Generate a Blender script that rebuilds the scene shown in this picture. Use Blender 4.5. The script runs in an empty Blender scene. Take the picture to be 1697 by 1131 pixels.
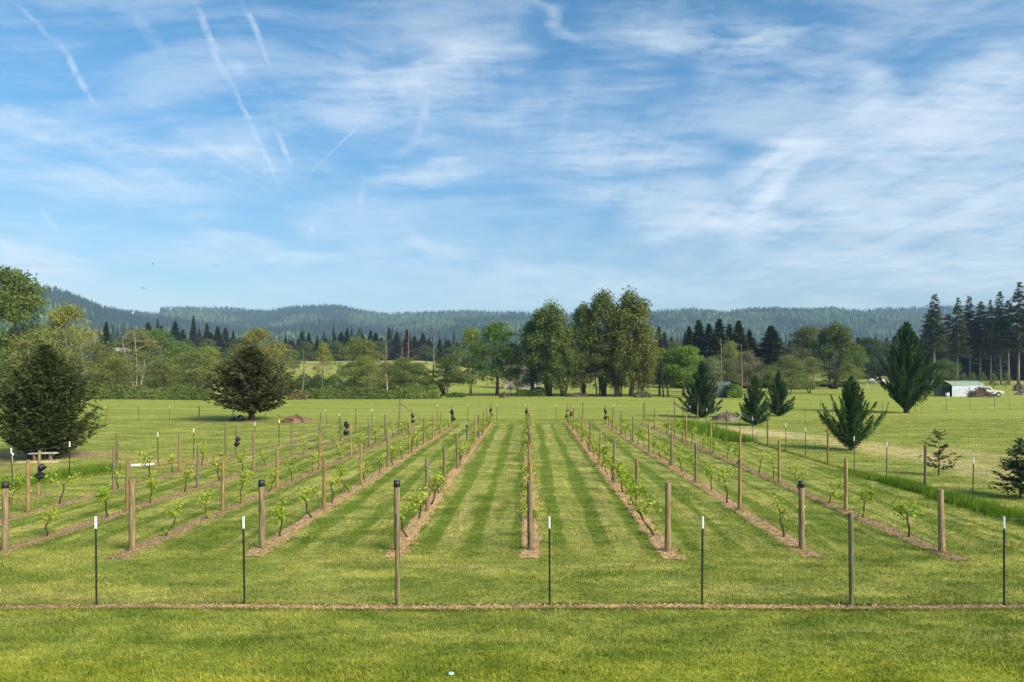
import bpy, math, random
import numpy as np
from mathutils import Vector

R = math.radians
# ------------------------------------------------------------------ camera, sky, sun, exposure
F, CX, HY, H = 1131.0, 875.0, 615.0, 4.5       # focal length and vanishing point in photo pixels, eye height in metres
S = bpy.context.scene
COL = S.collection
cam = bpy.data.cameras.new('camera'); co = bpy.data.objects.new('camera', cam); COL.objects.link(co)
co.location = (0, 0, H); co.rotation_euler = (R(90), 0, 0)
cam.sensor_width = 36; cam.lens = 36 * F / 1697
cam.shift_x = (848.5 - CX) / 1697; cam.shift_y = (HY - 565.5) / 1697
cam.clip_start = 0.1; cam.clip_end = 30000
S.camera = co
S.view_settings.view_transform = 'Standard'; S.view_settings.look = 'None'
S.view_settings.gamma = 1; S.view_settings.exposure = 1.48
S.render.engine = 'CYCLES'
S.cycles.use_denoising = True
S.cycles.max_bounces = 6; S.cycles.transparent_max_bounces = 8; S.cycles.volume_bounces = 0
SUN_EL, SUN_AZ = 34, 128                      # azimuth clockwise from +Y (the view direction): behind the camera, to the right
sl = bpy.data.lights.new('sun', 'SUN'); sl.energy = 2.6; sl.angle = R(26); sl.color = (1.0, 0.89, 0.70)
so = bpy.data.objects.new('sun', sl); COL.objects.link(so)
sd = Vector((math.sin(R(SUN_AZ)) * math.cos(R(SUN_EL)), math.cos(R(SUN_AZ)) * math.cos(R(SUN_EL)), math.sin(R(SUN_EL))))
so.rotation_euler = sd.to_track_quat('Z', 'Y').to_euler()


class NT:
    """small helper for building node trees"""
    def __init__(s, tree): s.t = tree; s.n = tree.nodes; s.l = tree.links
    def node(s, typ, **kw):
        n = s.n.new(typ)
        for k, v in kw.items(): setattr(n, k, v)
        return n
    def put(s, sock, v):
        if isinstance(v, bpy.types.NodeSocket): s.l.new(v, sock)
        elif v is not None: sock.default_value = v
    def math(s, op, a, b=None, clamp=False):
        n = s.node('ShaderNodeMath', operation=op, use_clamp=clamp); s.put(n.inputs[0], a)
        if b is not None: s.put(n.inputs[1], b)
        return n.outputs[0]
    def vmath(s, op, a, b=None):
        n = s.node('ShaderNodeVectorMath', operation=op); s.put(n.inputs[0], a)
        if b is not None: s.put(n.inputs[1], b)
        return n.outputs['Value'] if op in ('LENGTH', 'DOT_PRODUCT') else n.outputs[0]
    def sep(s, v):
        n = s.node('ShaderNodeSeparateXYZ'); s.put(n.inputs[0], v); return n.outputs
    def comb(s, x, y, z=0.0):
        n = s.node('ShaderNodeCombineXYZ')
        for i, q in enumerate((x, y, z)): s.put(n.inputs[i], q)
        return n.outputs[0]
    def noise(s, vec, scale, detail=4, rough=.5, dist=0.0, out='Fac'):
        n = s.node('ShaderNodeTexNoise'); s.put(n.inputs['Vector'], vec)
        n.inputs['Scale'].default_value = scale; n.inputs['Detail'].default_value = detail
        n.inputs['Roughness'].default_value = rough; n.inputs['Distortion'].default_value = dist
        return n.outputs[out]
    def ramp(s, v, a, b, lo=0.0, hi=1.0):
        n = s.node('ShaderNodeMapRange', interpolation_type='SMOOTHSTEP'); s.put(n.inputs[0], v)
        n.inputs[1].default_value = a; n.inputs[2].default_value = b; n.inputs[3].default_value = lo; n.inputs[4].default_value = hi
        return n.outputs[0]
    def mix(s, f, a, b, blend='MIX'):
        n = s.node('ShaderNodeMix', data_type='RGBA', blend_type=blend)
        s.put(n.inputs[0], f)
        for i, q in ((6, a), (7, b)):
            if isinstance(q, tuple) and len(q) == 3: q = q + (1.0,)
            s.put(n.inputs[i], q)
        return n.outputs[2]
    def mapping(s, v, loc=(0, 0, 0), rot=0.0, scale=(1, 1, 1), typ='POINT'):
        n = s.node('ShaderNodeMapping', vector_type=typ); s.put(n.inputs[0], v)
        n.inputs['Location'].default_value = loc; n.inputs['Rotation'].default_value = (0, 0, rot); n.inputs['Scale'].default_value = scale
        return n.outputs[0]


# ---- the sky: Nishita air with procedural high cirrus and old contrails
W = bpy.data.worlds.new('World'); S.world = W; W.use_nodes = True
W.node_tree.nodes.clear(); g = NT(W.node_tree)
sky = g.node('ShaderNodeTexSky', sky_type='NISHITA', sun_disc=False)
sky.sun_elevation = R(SUN_EL); sky.sun_rotation = R(SUN_AZ); sky.altitude = 100; sky.air_density = 1.0; sky.dust_density = 0.5; sky.ozone_density = 0.6
tc = g.node('ShaderNodeTexCoord'); D = tc.outputs['Generated']
d = g.sep(D)
dz = g.math('MAXIMUM', d[2], 0.012); dy = g.math('MAXIMUM', d[1], 0.05)
plane = g.comb(g.math('DIVIDE', d[0], dz), g.math('DIVIDE', d[1], dz))           # point on a flat cloud deck at unit height
tang = g.comb(g.math('DIVIDE', d[0], dy), g.math('DIVIDE', d[2], dy))            # slope of the ray sideways and upwards
warp = g.noise(g.mapping(tang, scale=(7, 16, 1)), 1.0, 5, .6, 0, 'Color')
warpv = g.vmath('SUBTRACT', warp, (.5, .5, .5))
sc_ = g.node('ShaderNodeVectorMath', operation='SCALE'); g.put(sc_.inputs[0], warpv); sc_.inputs['Scale'].default_value = 0.10
tw = g.vmath('ADD', tang, sc_.outputs[0])
sc2 = g.node('ShaderNodeVectorMath', operation='SCALE'); g.put(sc2.inputs[0], warpv); sc2.inputs['Scale'].default_value = 0.022
tw2 = g.vmath('ADD', tang, sc2.outputs[0])
# streak textures: right half drawn out along one wind direction, left half nearly level
fib1 = g.noise(g.mapping(plane, rot=R(-33), scale=(2.6, .42, 1)), 1.3, 7, .62, .6)
fib2 = g.noise(g.mapping(tang, rot=R(-12), scale=(3.2, 19, 1)), 1.6, 7, .60, .5)
fib3 = g.noise(g.mapping(tang, rot=R(-6), scale=(1.6, 6, 1)), 1.5, 6, .58, .7)
fib4 = g.noise(g.mapping(tw2, rot=R(-14), scale=(7, 52, 1)), 1.7, 6, .65, .6)
streak = g.math('ADD', g.math('ADD', g.math('MULTIPLY', fib1, .34), g.math('MULTIPLY', fib2, .36)), g.math('MULTIPLY', fib4, .30))
veil = g.ramp(g.math('ADD', g.math('MULTIPLY', fib3, .6), g.math('MULTIPLY', streak, .4)), .42, .68)
dens = g.math('MULTIPLY', veil, .58)


puff = g.noise(tang, 46, 4, .6, .3)


def blob(px, py, a, b, rot, k, soft=True, vec=None, tex=True):
    """a patch of cirrus: centre, half length, half width (photo pixels), tilt in degrees, strength"""
    global dens
    m = g.mapping(vec or tw, loc=((px - CX) / F, (HY - py) / F, 0), rot=R(rot), scale=(a / F, b / F, 1), typ='TEXTURE')
    f = g.ramp(g.vmath('LENGTH', m), 1.0, 0.0 if soft else .3, 0, k)
    f = g.math('MULTIPLY', f, g.ramp(streak, .36, .62, .22, 1.20) if tex else g.ramp(puff, .36, .60, .15, .62))
    dens = g.math('ADD', dens, f)


for a in [(40, 415, 190, 32, -15, .7), (20, 440, 190, 40, -6, .45), (330, 262, 170, 26, -2, .75), (700, 285, 150, 26, 2, .6), (660, 140, 300, 90, 14, .42), (760, 110, 200, 60, 18, .35),
          (930, 40, 110, 18, -32, .4), (1090, 62, 240, 26, -4, .35), (1250, 75, 160, 20, 14, .35), (1560, 215, 430, 120, 17, .75), (1640, 130, 200, 60, 25, .5),
          (1290, 262, 110, 50, 28, 1.0), (1180, 365, 190, 46, 0, 1.0), (1260, 320, 130, 24, 35, .7), (1480, 372, 420, 90, 8, .85), (1020, 245, 260, 60, -4, .55), (1060, 322, 270, 46, 0, .6),
          (1430, 455, 450, 46, 3, .7), (700, 407, 170, 22, 0, .45), (900, 480, 300, 22, 2, .3), (450, 412, 300, 24, -3, .45), (250, 430, 220, 26, -2, .35), (1180, 120, 60, 55, 60, .3), (1440, 140, 60, 90, 10, .45),
          (1000, 460, 240, 30, 1, .35), (100, 230, 200, 40, -12, .3), (1650, 440, 260, 70, 4, .4), (230, 305, 200, 26, -6, .35), (880, 190, 260, 50, 6, .3), (1690, 300, 260, 60, 10, .5)]:
    blob(*a)
for a in [(60, 40, 66, 7, -45, .4), (130, 126, 90, 9, -58, .85), (352, 70, 104, 10, -68, .85), (408, 190, 84, 7, -65, .6), (444, 266, 60, 6, -66, .55), (418, 40, 62, 9, -64, .8), (441, 90, 40, 6, -75, .4),
          (470, 246, 48, 7, -68, .8), (453, 180, 34, 5, -82, .35), (572, 230, 100, 2.6, 44, .55), (515, 288, 26, 2.4, 55, .45), (702, 196, 52, 13, 80, .5), (250, 60, 62, 18, -60, .35), (80, 362, 34, 9, -45, .7), (105, 388, 20, 4, -25, .4),
          (599, 328, 34, 8, 82, .45), (518, 379, 14, 5, -60, .8), (397, 112, 30, 18, -35, .35), (690, 240, 60, 14, 20, .35), (570, 483, 10, 5, 60, .5), (628, 470, 28, 3, -60, .25), (30, 190, 40, 9, -40, .4), (65, 222, 60, 14, -30, .35)]:
    blob(*a, vec=tw2, tex=False)
hz = g.ramp(d[2], .30, .02, 0, .20)                                             # thicker veil towards the horizon
dens = g.math('ADD', dens, hz)
dens = g.math('MULTIPLY', g.math('SUBTRACT', 1.0, g.math('EXPONENT', g.math('MULTIPLY', dens, -1.05))), .98, clamp=True)
hs = g.node('ShaderNodeHueSaturation'); g.put(hs.inputs['Color'], sky.outputs[0]); hs.inputs['Saturation'].default_value = 1.36; hs.inputs['Hue'].default_value = .492; hs.inputs['Value'].default_value = 1.0
CLOUD = (5.7, 6.2, 6.6)
grey = g.ramp(g.noise(g.mapping(tang, rot=R(-4), scale=(1.4, 10, 1)), 1.7, 5, .55, .3), .52, .72)
cloudc = g.mix(g.math('MULTIPLY', grey, g.ramp(d[2], .34, .06, 0, .9)), CLOUD, (3.3, 4.1, 4.9))
lowair = g.mix(g.ramp(d[2], .40, .0), (1.06, 1.06, 1.06), (.58, .64, .70))
skyc = g.mix(dens, g.mix(1.0, hs.outputs[0], lowair, 'MULTIPLY'), cloudc)
bg = g.node('ShaderNodeBackground'); g.put(bg.inputs[0], skyc); bg.inputs[1].default_value = 0.060
wo = g.node('ShaderNodeOutputWorld'); g.l.new(bg.outputs[0], wo.inputs[0])

# ------------------------------------------------------------------ helpers
rng = np.random.default_rng(7); random.seed(7)


def sst(a, b, x):
    t = np.clip((np.asarray(x, float) - a) / (b - a), 0, 1); return t * t * (3 - 2 * t)


def ground_z(x, y):
    x = np.asarray(x, float); y = np.asarray(y, float)
    ang = x / np.maximum(y, 1)
    left = 1 - sst(-.16, -.02, ang)
    z = 9.5 * sst(125, 350, y) * left + 3.2 * sst(150, 420, y) * (1 - left)
    z = z + .10 * sst(66, 90, y) * np.sin(x * .09 + 1) + .12 * sst(30, 60, np.abs(x)) * np.sin(y * .11 + x * .05)
    z = z + .25 * np.exp(-((x - 27) / 9) ** 2 - ((y - 47) / 1.6) ** 2) * 0
    return z


def gx(px, Y): return (px - CX) * Y / F
def gY(py): return H * F / (py - HY)
def at(px, py):                                     # ground point under a photo pixel on the flat part of the land
    Y = gY(py); return gx(px, Y), Y
def zof(py, Y): return H + (HY - py) * Y / F


def np_mesh(name, V, faces, mats, smooth=False, mat_idx=None, attr=None):
    """faces: list of int arrays (m,k)"""
    me = bpy.data.meshes.new(name)
    V = np.asarray(V, np.float32)
    me.vertices.add(len(V)); me.vertices.foreach_set('co', V.ravel())
    idx = np.concatenate([f.ravel() for f in faces]).astype(np.int32)
    tot = np.concatenate([np.full(len(f), f.shape[1]) for f in faces])
    st = np.concatenate([[0], np.cumsum(tot)[:-1]]).astype(np.int32)
    me.loops.add(len(idx)); me.loops.foreach_set('vertex_index', idx)
    me.polygons.add(len(tot)); me.polygons.foreach_set('loop_start', st)
    if mat_idx is not None: me.polygons.foreach_set('material_index', np.asarray(mat_idx, np.int32))
    sm = np.full(len(tot), bool(smooth)) if not isinstance(smooth, np.ndarray) else smooth
    me.polygons.foreach_set('use_smooth', sm)
    for m in (mats if isinstance(mats, (list, tuple)) else [mats]): me.materials.append(m)
    if attr is not None:
        a = me.attributes.new('tint', 'FLOAT', 'POINT'); a.data.foreach_set('value', np.asarray(attr, np.float32))
    me.update(calc_edges=True); me.validate()
    return me


class Acc:
    """collects shapes into one mesh"""
    def __init__(s): s.v = []; s.f = []; s.m = []; s.sm = []; s.n = 0; s.a = []
    def add(s, V, Fs, mat=0, smooth=True, tint=0.5):
        V = np.asarray(V, float); s.v.append(V)
        for f in Fs:
            f = np.asarray(f, int)
            s.f.append(f + s.n); s.m.append(np.full(len(f), mat)); s.sm.append(np.full(len(f), smooth))
        s.a.append(np.full(len(V), tint) if np.isscalar(tint) else np.asarray(tint))
        s.n += len(V)
    def tube(s, P, rad, k=7, mat=0, cap=True, smooth=True):
        P = np.asarray(P, float); n = len(P); rad = np.broadcast_to(rad, (n,))
        T = np.gradient(P, axis=0); T /= np.linalg.norm(T, axis=1)[:, None] + 1e-9
        u = np.array([1.0, 0, 0]) if abs(T[0, 0]) < .8 else np.array([0, 1.0, 0])
        A = np.cross(T, u); A /= np.linalg.norm(A, axis=1)[:, None] + 1e-9
        B = np.cross(T, A)
        an = np.arange(k) * 2 * math.pi / k
        V = P[:, None, :] + rad[:, None, None] * (np.cos(an)[None, :, None] * A[:, None, :] + np.sin(an)[None, :, None] * B[:, None, :])
        V = V.reshape(-1, 3)
        i = np.arange(n - 1)[:, None] * k; j = np.arange(k)[None, :]; j2 = (j + 1) % k
        q = np.stack([i + j, i + j2, i + k + j2, i + k + j], -1).reshape(-1, 4)
        Fs = [q]
        s.add(V, Fs, mat, smooth)
        if cap:
            e = np.array([[*range((n - 1) * k, n * k)], [*range(k - 1, -1, -1)]]) - 0
            s.f.append(e + s.n - len(V)); s.m.append(np.full(2, mat)); s.sm.append(np.full(2, False))
    def quads(s, C, D, A, mat=0, tint=.5):
        """rhombic leaves: centre, half-length vector, half-width vector"""
        n = len(C)
        V = np.stack([C - D, C + A - D * .1, C + D, C - A - D * .1], 1).reshape(-1, 3)
        s.add(V, [np.arange(n * 4).reshape(n, 4)], mat, False, tint)
    def box(s, c, sz, mat=0, rot=0.0, smooth=False):
        c = np.asarray(c, float); h = np.asarray(sz, float) / 2
        V = np.array([[x, y, z] for x in (-1, 1) for y in (-1, 1) for z in (-1, 1)], float) * h
        cr, sr = math.cos(rot), math.sin(rot)
        V = np.stack([V[:, 0] * cr - V[:, 1] * sr, V[:, 0] * sr + V[:, 1] * cr, V[:, 2]], 1) + c
        s.add(V, [np.array([[0, 1, 3, 2], [4, 6, 7, 5], [0, 4, 5, 1], [2, 3, 7, 6], [0, 2, 6, 4], [1, 5, 7, 3]])], mat, smooth)
    def mesh(s, name, mats, tint=False):
        return np_mesh(name, np.concatenate(s.v), s.f, mats, np.concatenate(s.sm), np.concatenate(s.m), np.concatenate(s.a) if tint else None)


def link(name, data, parent=None, loc=(0, 0, 0), rz=0.0, color=None):
    o = bpy.data.objects.new(name, data); COL.objects.link(o)
    o.location = loc; o.rotation_euler = (0, 0, rz)
    if parent: o.parent = parent
    if color: o.color = (*color, 1)
    return o


def tag(o, label=None, cat=None, group=None, kind=None):
    if label: o['label'] = label
    if cat: o['category'] = cat
    if group: o['group'] = group
    if kind: o['kind'] = kind
    return o


ORD = ['first', 'second', 'third', 'fourth', 'fifth', 'sixth', 'seventh', 'eighth', 'ninth', 'tenth', 'eleventh', 'twelfth', 'thirteenth',
       'fourteenth', 'fifteenth', 'sixteenth', 'seventeenth', 'eighteenth', 'nineteenth', 'twentieth', 'twenty-first']

# ------------------------------------------------------------------ materials
def mat(name):
    m = bpy.data.materials.new(name); m.use_nodes = True; m.node_tree.nodes.clear()
    return m, NT(m.node_tree)


def finish(q, base, rough=.8, spec=.2, metal=0.0, bump=None, bstr=.3, bdist=.01):
    p = q.node('ShaderNodeBsdfPrincipled'); q.put(p.inputs['Base Color'], base if not (isinstance(base, tuple) and len(base) == 3) else base + (1.0,))
    q.put(p.inputs['Roughness'], rough); p.inputs['Specular IOR Level'].default_value = spec; q.put(p.inputs['Metallic'], metal)
    if bump is not None:
        b = q.node('ShaderNodeBump'); b.inputs['Strength'].default_value = bstr; b.inputs['Distance'].default_value = bdist
        q.put(b.inputs['Height'], bump); q.l.new(b.outputs[0], p.inputs['Normal'])
    o = q.node('ShaderNodeOutputMaterial'); q.l.new(p.outputs[0], o.inputs[0]); return p


def simple(name, c, rough=.7, spec=.3, metal=0.0, var=.25, scale=8.0, bstr=.2):
    m, q = mat(name); t = q.node('ShaderNodeTexCoord').outputs['Object']
    n = q.noise(t, scale, 5, .6)
    lo = tuple(x * (1 - var) for x in c); hi = tuple(min(1, x * (1 + var)) for x in c)
    finish(q, q.mix(q.ramp(n, .3, .7), lo, hi), rough, spec, metal, n, bstr); return m


def leaf_mat(name, trans=.28, hue=.10, spread=.45):
    """foliage: the object's own colour, varied leaf by leaf and clump by clump"""
    m, q = mat(name)
    oi = q.node('ShaderNodeObjectInfo'); ge = q.node('ShaderNodeNewGeometry')
    pos = q.node('ShaderNodeTexCoord').outputs['Object']
    cl = q.noise(pos, .55, 3, .5)
    r = ge.outputs['Random Per Island']
    v = q.math('ADD', q.math('MULTIPLY', r, spread), q.math('MULTIPLY', cl, .7))
    val = q.ramp(v, .1, 1.05, .55, 1.5)
    h = q.node('ShaderNodeHueSaturation'); q.put(h.inputs['Color'], oi.outputs['Color']); q.put(h.inputs['Value'], val)
    q.put(h.inputs['Hue'], q.math('ADD', q.math('MULTIPLY', q.math('SUBTRACT', cl, .5), -hue), .5)); 
    d1 = q.node('ShaderNodeBsdfPrincipled'); q.put(d1.inputs['Base Color'], h.outputs[0]); d1.inputs['Roughness'].default_value = .7; d1.inputs['Specular IOR Level'].default_value = .08
    tr = q.node('ShaderNodeBsdfTranslucent'); q.put(tr.inputs[0], q.mix(.35, h.outputs[0], (.20, .26, .03)))
    mx = q.node('ShaderNodeMixShader'); mx.inputs[0].default_value = trans; q.l.new(d1.outputs[0], mx.inputs[1]); q.l.new(tr.outputs[0], mx.inputs[2])
    o = q.node('ShaderNodeOutputMaterial'); q.l.new(mx.outputs[0], o.inputs[0]); return m


M_LEAF = leaf_mat('leaf_foliage'); M_NEEDLE = leaf_mat('needle_foliage', .10, .06, .40)
M_VINELEAF = leaf_mat('vine_leaf', .38, .05, .35)


def bark_mat():
    m, q = mat('bark'); oi = q.node('ShaderNodeObjectInfo'); t = q.node('ShaderNodeTexCoord').outputs['Object']
    n = q.noise(q.mapping(t, scale=(6, 6, 1.2)), 2.0, 5, .65)
    c = q.mix(q.ramp(n, .3, .72), (.35, .33, .30), (1.3, 1.25, 1.2)); c = q.mix(1.0, oi.outputs['Color'], c, 'MULTIPLY')
    finish(q, c, .9, .1, 0, n, .6, .03); return m


M_BARK = bark_mat()


def wood_mat():
    m, q = mat('post_wood'); oi = q.node('ShaderNodeObjectInfo'); t = q.node('ShaderNodeTexCoord').outputs['Object']
    off = q.comb(0.0, 0.0, q.math('MULTIPLY', oi.outputs['Random'], 40)); tt = q.vmath('ADD', t, off)
    n = q.noise(q.mapping(tt, scale=(28, 28, 1.6)), 1.6, 6, .65, .4)
    k = q.ramp(q.noise(q.mapping(tt, scale=(3, 3, 1.1)), 1.4, 3), .35, .7)
    c = q.mix(q.ramp(n, .32, .68), (.36, .34, .32), (1.35, 1.30, 1.20)); c = q.mix(1.0, oi.outputs['Color'], c, 'MULTIPLY')
    c = q.mix(q.math('MULTIPLY', k, .45), c, (.17, .15, .10))
    knot = q.ramp(q.noise(tt, 7, 2), .72, .80); c = q.mix(q.math('MULTIPLY', knot, .6), c, (.05, .035, .02))
    finish(q, c, .85, .15, 0, n, .5, .008); return m


M_WOOD = wood_mat()
M_TPOST = simple('green_steel', (.013, .026, .018), .5, .4, 0, .3, 30)
M_TIP = simple('white_enamel', (.78, .80, .78), .5, .3, 0, .06, 20)
M_CAP = simple('black_plastic', (.022, .024, .026), .45, .4, 0, .2, 20)
M_BAG = simple('black_sheeting', (.006, .006, .008), .38, .5, 0, .3, 14, .5)
M_WIRE = simple('galvanised_wire', (.30, .31, .31), .45, .5, .8, .1, 20)
M_WHITE = simple('white_paint', (.74, .76, .76), .5, .3, 0, .08, 5)
M_CLIP = simple('white_insulator', (.8, .82, .85), .4, .4, 0, .03, 20)
M_GLASS = simple('dark_glass', (.10, .13, .15), .12, .6, 0, .2, 2, 0)
M_TYRE = simple('tyre_rubber', (.02, .02, .02), .8, .2, 0, .2, 20)
M_CREAM = simple('cream_car_paint', (.66, .62, .55), .35, .5, 0, .12, 1.5)
M_RUST = simple('dark_steel', (.06, .045, .035), .7, .3, .3, .4, 6)
M_GREENROOF = simple('green_sheet_roof', (.22, .30, .21), .45, .4, .1, .15, 1.2)
M_AQUA = simple('aqua_plastic', (.35, .62, .55), .4, .4, 0, .1, 10)
M_STUCCO = simple('pale_wall', (.28, .26, .22), .8, .2, 0, .2, .5)
M_TIMBER = simple('weathered_timber', (.20, .15, .11), .85, .15, 0, .4, 3)
M_SIDING = simple('white_siding', (.55, .60, .66), .38, .5, .35, .1, 2)
M_STONE = simple('gable_render', (.70, .72, .68), .7, .2, 0, .1, 1)


def lawn_group():
    """colour of the grass by place in the world: mowing stripes, dry patches, bare straw"""
    gt = bpy.data.node_groups.new('lawn_colour', 'ShaderNodeTree')
    gt.interface.new_socket('Color', in_out='OUTPUT', socket_type='NodeSocketColor')
    gt.interface.new_socket('Height', in_out='OUTPUT', socket_type='NodeSocketFloat')
    q = NT(gt); P = q.node('ShaderNodeNewGeometry').outputs['Position']; x, y, z = q.sep(P)
    big = q.noise(P, .055, 4, .55); mid = q.noise(q.mapping(P, scale=(.35, .9, .6)), .9, 5, .6)
    fine = q.noise(q.mapping(P, scale=(1, 2.2, 1)), 5.0, 5, .7); tiny = q.noise(q.mapping(P, scale=(1.3, 2.6, 1)), 26.0, 4, .7)
    G1, G2 = (.148, .198, .034), (.318, .338, .084)
    c = q.mix(q.ramp(mid, .3, .7), G1, G2)
    # inside the vineyard
    inX = q.math('MULTIPLY', q.ramp(x, -17.5, -15.5), q.ramp(x, 15.0, 13.6)); inY = q.math('MULTIPLY', q.ramp(y, 16.0, 18.2), q.ramp(y, 60.0, 56.5))
    vin = q.math('MULTIPLY', inX, inY)
    wob = q.noise(q.mapping(P, scale=(1, .10, 1)), .5, 3)
    xs = q.math('ADD', x, q.math('MULTIPLY', q.math('SUBTRACT', wob, .5), .5))
    s1 = q.math('SINE', q.math('MULTIPLY', xs, 2 * math.pi / 1.13)); s2 = q.math('SINE', q.math('ADD', q.math('MULTIPLY', xs, 2 * math.pi / .56), 1.0))
    irr = q.noise(q.mapping(P, scale=(1.6, .16, 1)), .8, 4, .6)
    stripe = q.ramp(q.math('ADD', q.math('ADD', q.math('MULTIPLY', s1, q.ramp(q.math('ABSOLUTE', x), 3.6, 8.0, .85, .35)), q.math('MULTIPLY', s2, .30)), q.math('MULTIPLY', q.math('SUBTRACT', irr, .5), 5.0)), -1.0, 1.3)
    patch = q.noise(q.mapping(P, scale=(1.0, .22, 1)), .55, 4, .6)
    streaks = q.noise(q.mapping(P, scale=(2.2, .45, 1)), 1.3, 5, .65, .4)
    dry = q.math('MULTIPLY', q.math('MULTIPLY', stripe, q.ramp(patch, .30, .66)), q.ramp(streaks, .36, .62), clamp=True)
    dry = q.math('MULTIPLY', dry, vin)
    c = q.mix(q.math('MULTIPLY', q.math('MULTIPLY', q.ramp(stripe, .55, .1), vin), .65), c, (.090, .155, .016))
    c = q.mix(q.math('MULTIPLY', dry, .80), c, (.470, .405, .165))
    # dry crosswise smears in the headland and fields
    hs_ = q.noise(q.mapping(P, scale=(.16, 1.1, 1)), .9, 5, .62, .5); hd = q.math('MULTIPLY', q.ramp(hs_, .53, .72), q.math('SUBTRACT', 1.0, vin))
    c = q.mix(q.math('MULTIPLY', hd, .72), c, (.400, .365, .135))
    # lush front lawn, yellow-green at the very front
    c = q.mix(q.math('MULTIPLY', q.ramp(y, 13.4, 12.6), .55), c, q.mix(q.ramp(mid, .35, .65), (.110, .175, .020), (.240, .280, .046)))
    c = q.mix(q.math('MULTIPLY', q.ramp(y, 11.6, 10.0), q.ramp(big, .3, .6, .3, .75)), c, (.285, .318, .034))
    # far lawn, brighter yellow-green and even
    far = q.ramp(y, 58.0, 64.0)
    fc = q.mix(q.ramp(q.noise(q.mapping(P, scale=(.05, .5, 1)), .8, 4, .55), .35, .65), (.205, .255, .042), (.312, .342, .080))
    c = q.mix(q.math('MULTIPLY', far, .8), c, fc)
    # dry track beside the right-hand fence, straw and brown patches elsewhere
    def patchmask(cx, cy, a, b, rot):
        return q.ramp(q.math('ADD', q.vmath('LENGTH', q.mapping(P, loc=(cx, cy, 0), rot=R(rot), scale=(a, b, 50), typ='TEXTURE')), q.math('MULTIPLY', q.math('SUBTRACT', hs_, .5), 1.6)), 1.0, .35)
    for (cx, cy, a, b, rot, k, colr) in [(17.0, 50, 8, 3.4, -65, .9, (.52, .44, .22)), (20.4, 39, 10, 2.8, -84, .85, (.48, .41, .20)), (20.2, 29, 8, 2.0, 88, .7, (.44, .38, .18)), (24.3, 36, 8, 2.2, -88, .6, (.42, .36, .17)), (28, 31, 6, 1.6, -60, .5, (.40, .35, .16)), (-19, 33.0, 7, 2.6, 28, .6, (.42, .33, .15)), (-27, 36, 7, 3.0, 10, .9, (.36, .24, .15)),
                                         (36, 68, 6, 1.6, 5, .6, (.24, .18, .10)), (-25.8, 60.2, 8, 2.0, 0, .5, (.22, .17, .08)), (-14.5, 41.5, 4.2, .75, 57, .8, (.38, .32, .17))]:
        c = q.mix(q.math('MULTIPLY', patchmask(cx, cy, a, b, rot), k), c, colr)
    grav = patchmask(-27, 32.2, 3.6, 1.3, 8); c = q.mix(q.math('MULTIPLY', grav, .8), c, (.16, .15, .14))
    # raised hay field far to the left
    c = q.mix(q.ramp(y, 190.0, 260.0), c, q.mix(q.ramp(hs_, .3, .7), (.26, .27, .07), (.36, .34, .11)))
    # fine mottling of the sward
    med = q.noise(q.mapping(P, scale=(.55, 1.2, 1)), 1.9, 5, .68, .3)
    c = q.mix(1.0, c, q.mix(q.ramp(med, .34, .66), (.70, .80, .72), (1.22, 1.14, 1.12)), 'MULTIPLY')
    c = q.mix(1.0, c, q.mix(q.ramp(fine, .25, .75), (.72, .76, .72), (1.28, 1.24, 1.25)), 'MULTIPLY')
    near = q.ramp(y, 70.0, 16.0)
    c = q.mix(near, c, q.mix(1.0, c, q.mix(q.ramp(tiny, .34, .66), (.50, .58, .48), (1.52, 1.44, 1.5)), 'MULTIPLY'))
    go = q.node('NodeGroupOutput'); q.l.new(c, go.inputs[0]); q.l.new(q.math('ADD', q.math('MULTIPLY', tiny, .5), fine), go.inputs[1])
    return gt


LG = lawn_group()


def lawn_mat(name, blade=False, tint=None):
    m, q = mat(name); n = q.node('ShaderNodeGroup'); n.node_tree = LG
    c = n.outputs[0]
    if tint: c = q.mix(tint[1], c, tint[0])
    if blade:
        r = q.node('ShaderNodeNewGeometry').outputs['Random Per Island']
        c = q.mix(1.0, c, q.mix(r, (.50, .58, .48), (1.75, 1.62, 1.7)), 'MULTIPLY')
        c = q.mix(q.ramp(r, .90, .97), c, (.34, .30, .13))
        d1 = q.node('ShaderNodeBsdfDiffuse'); q.put(d1.inputs[0], c); t = q.node('ShaderNodeBsdfTranslucent'); q.put(t.inputs[0], c)
        mx = q.node('ShaderNodeMixShader'); mx.inputs[0].default_value = .3; q.l.new(d1.outputs[0], mx.inputs[1]); q.l.new(t.outputs[0], mx.inputs[2])
        o = q.node('ShaderNodeOutputMaterial'); q.l.new(mx.outputs[0], o.inputs[0])
    else: finish(q, c, .95, .05, 0, n.outputs[1], .5, .05)
    return m


M_LAWN = lawn_mat('lawn_turf'); M_BLADE = lawn_mat('lawn_blade', True); M_TALL = lawn_mat('tall_grass_blade', True, ((.115, .240, .014, 1), .85))


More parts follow.
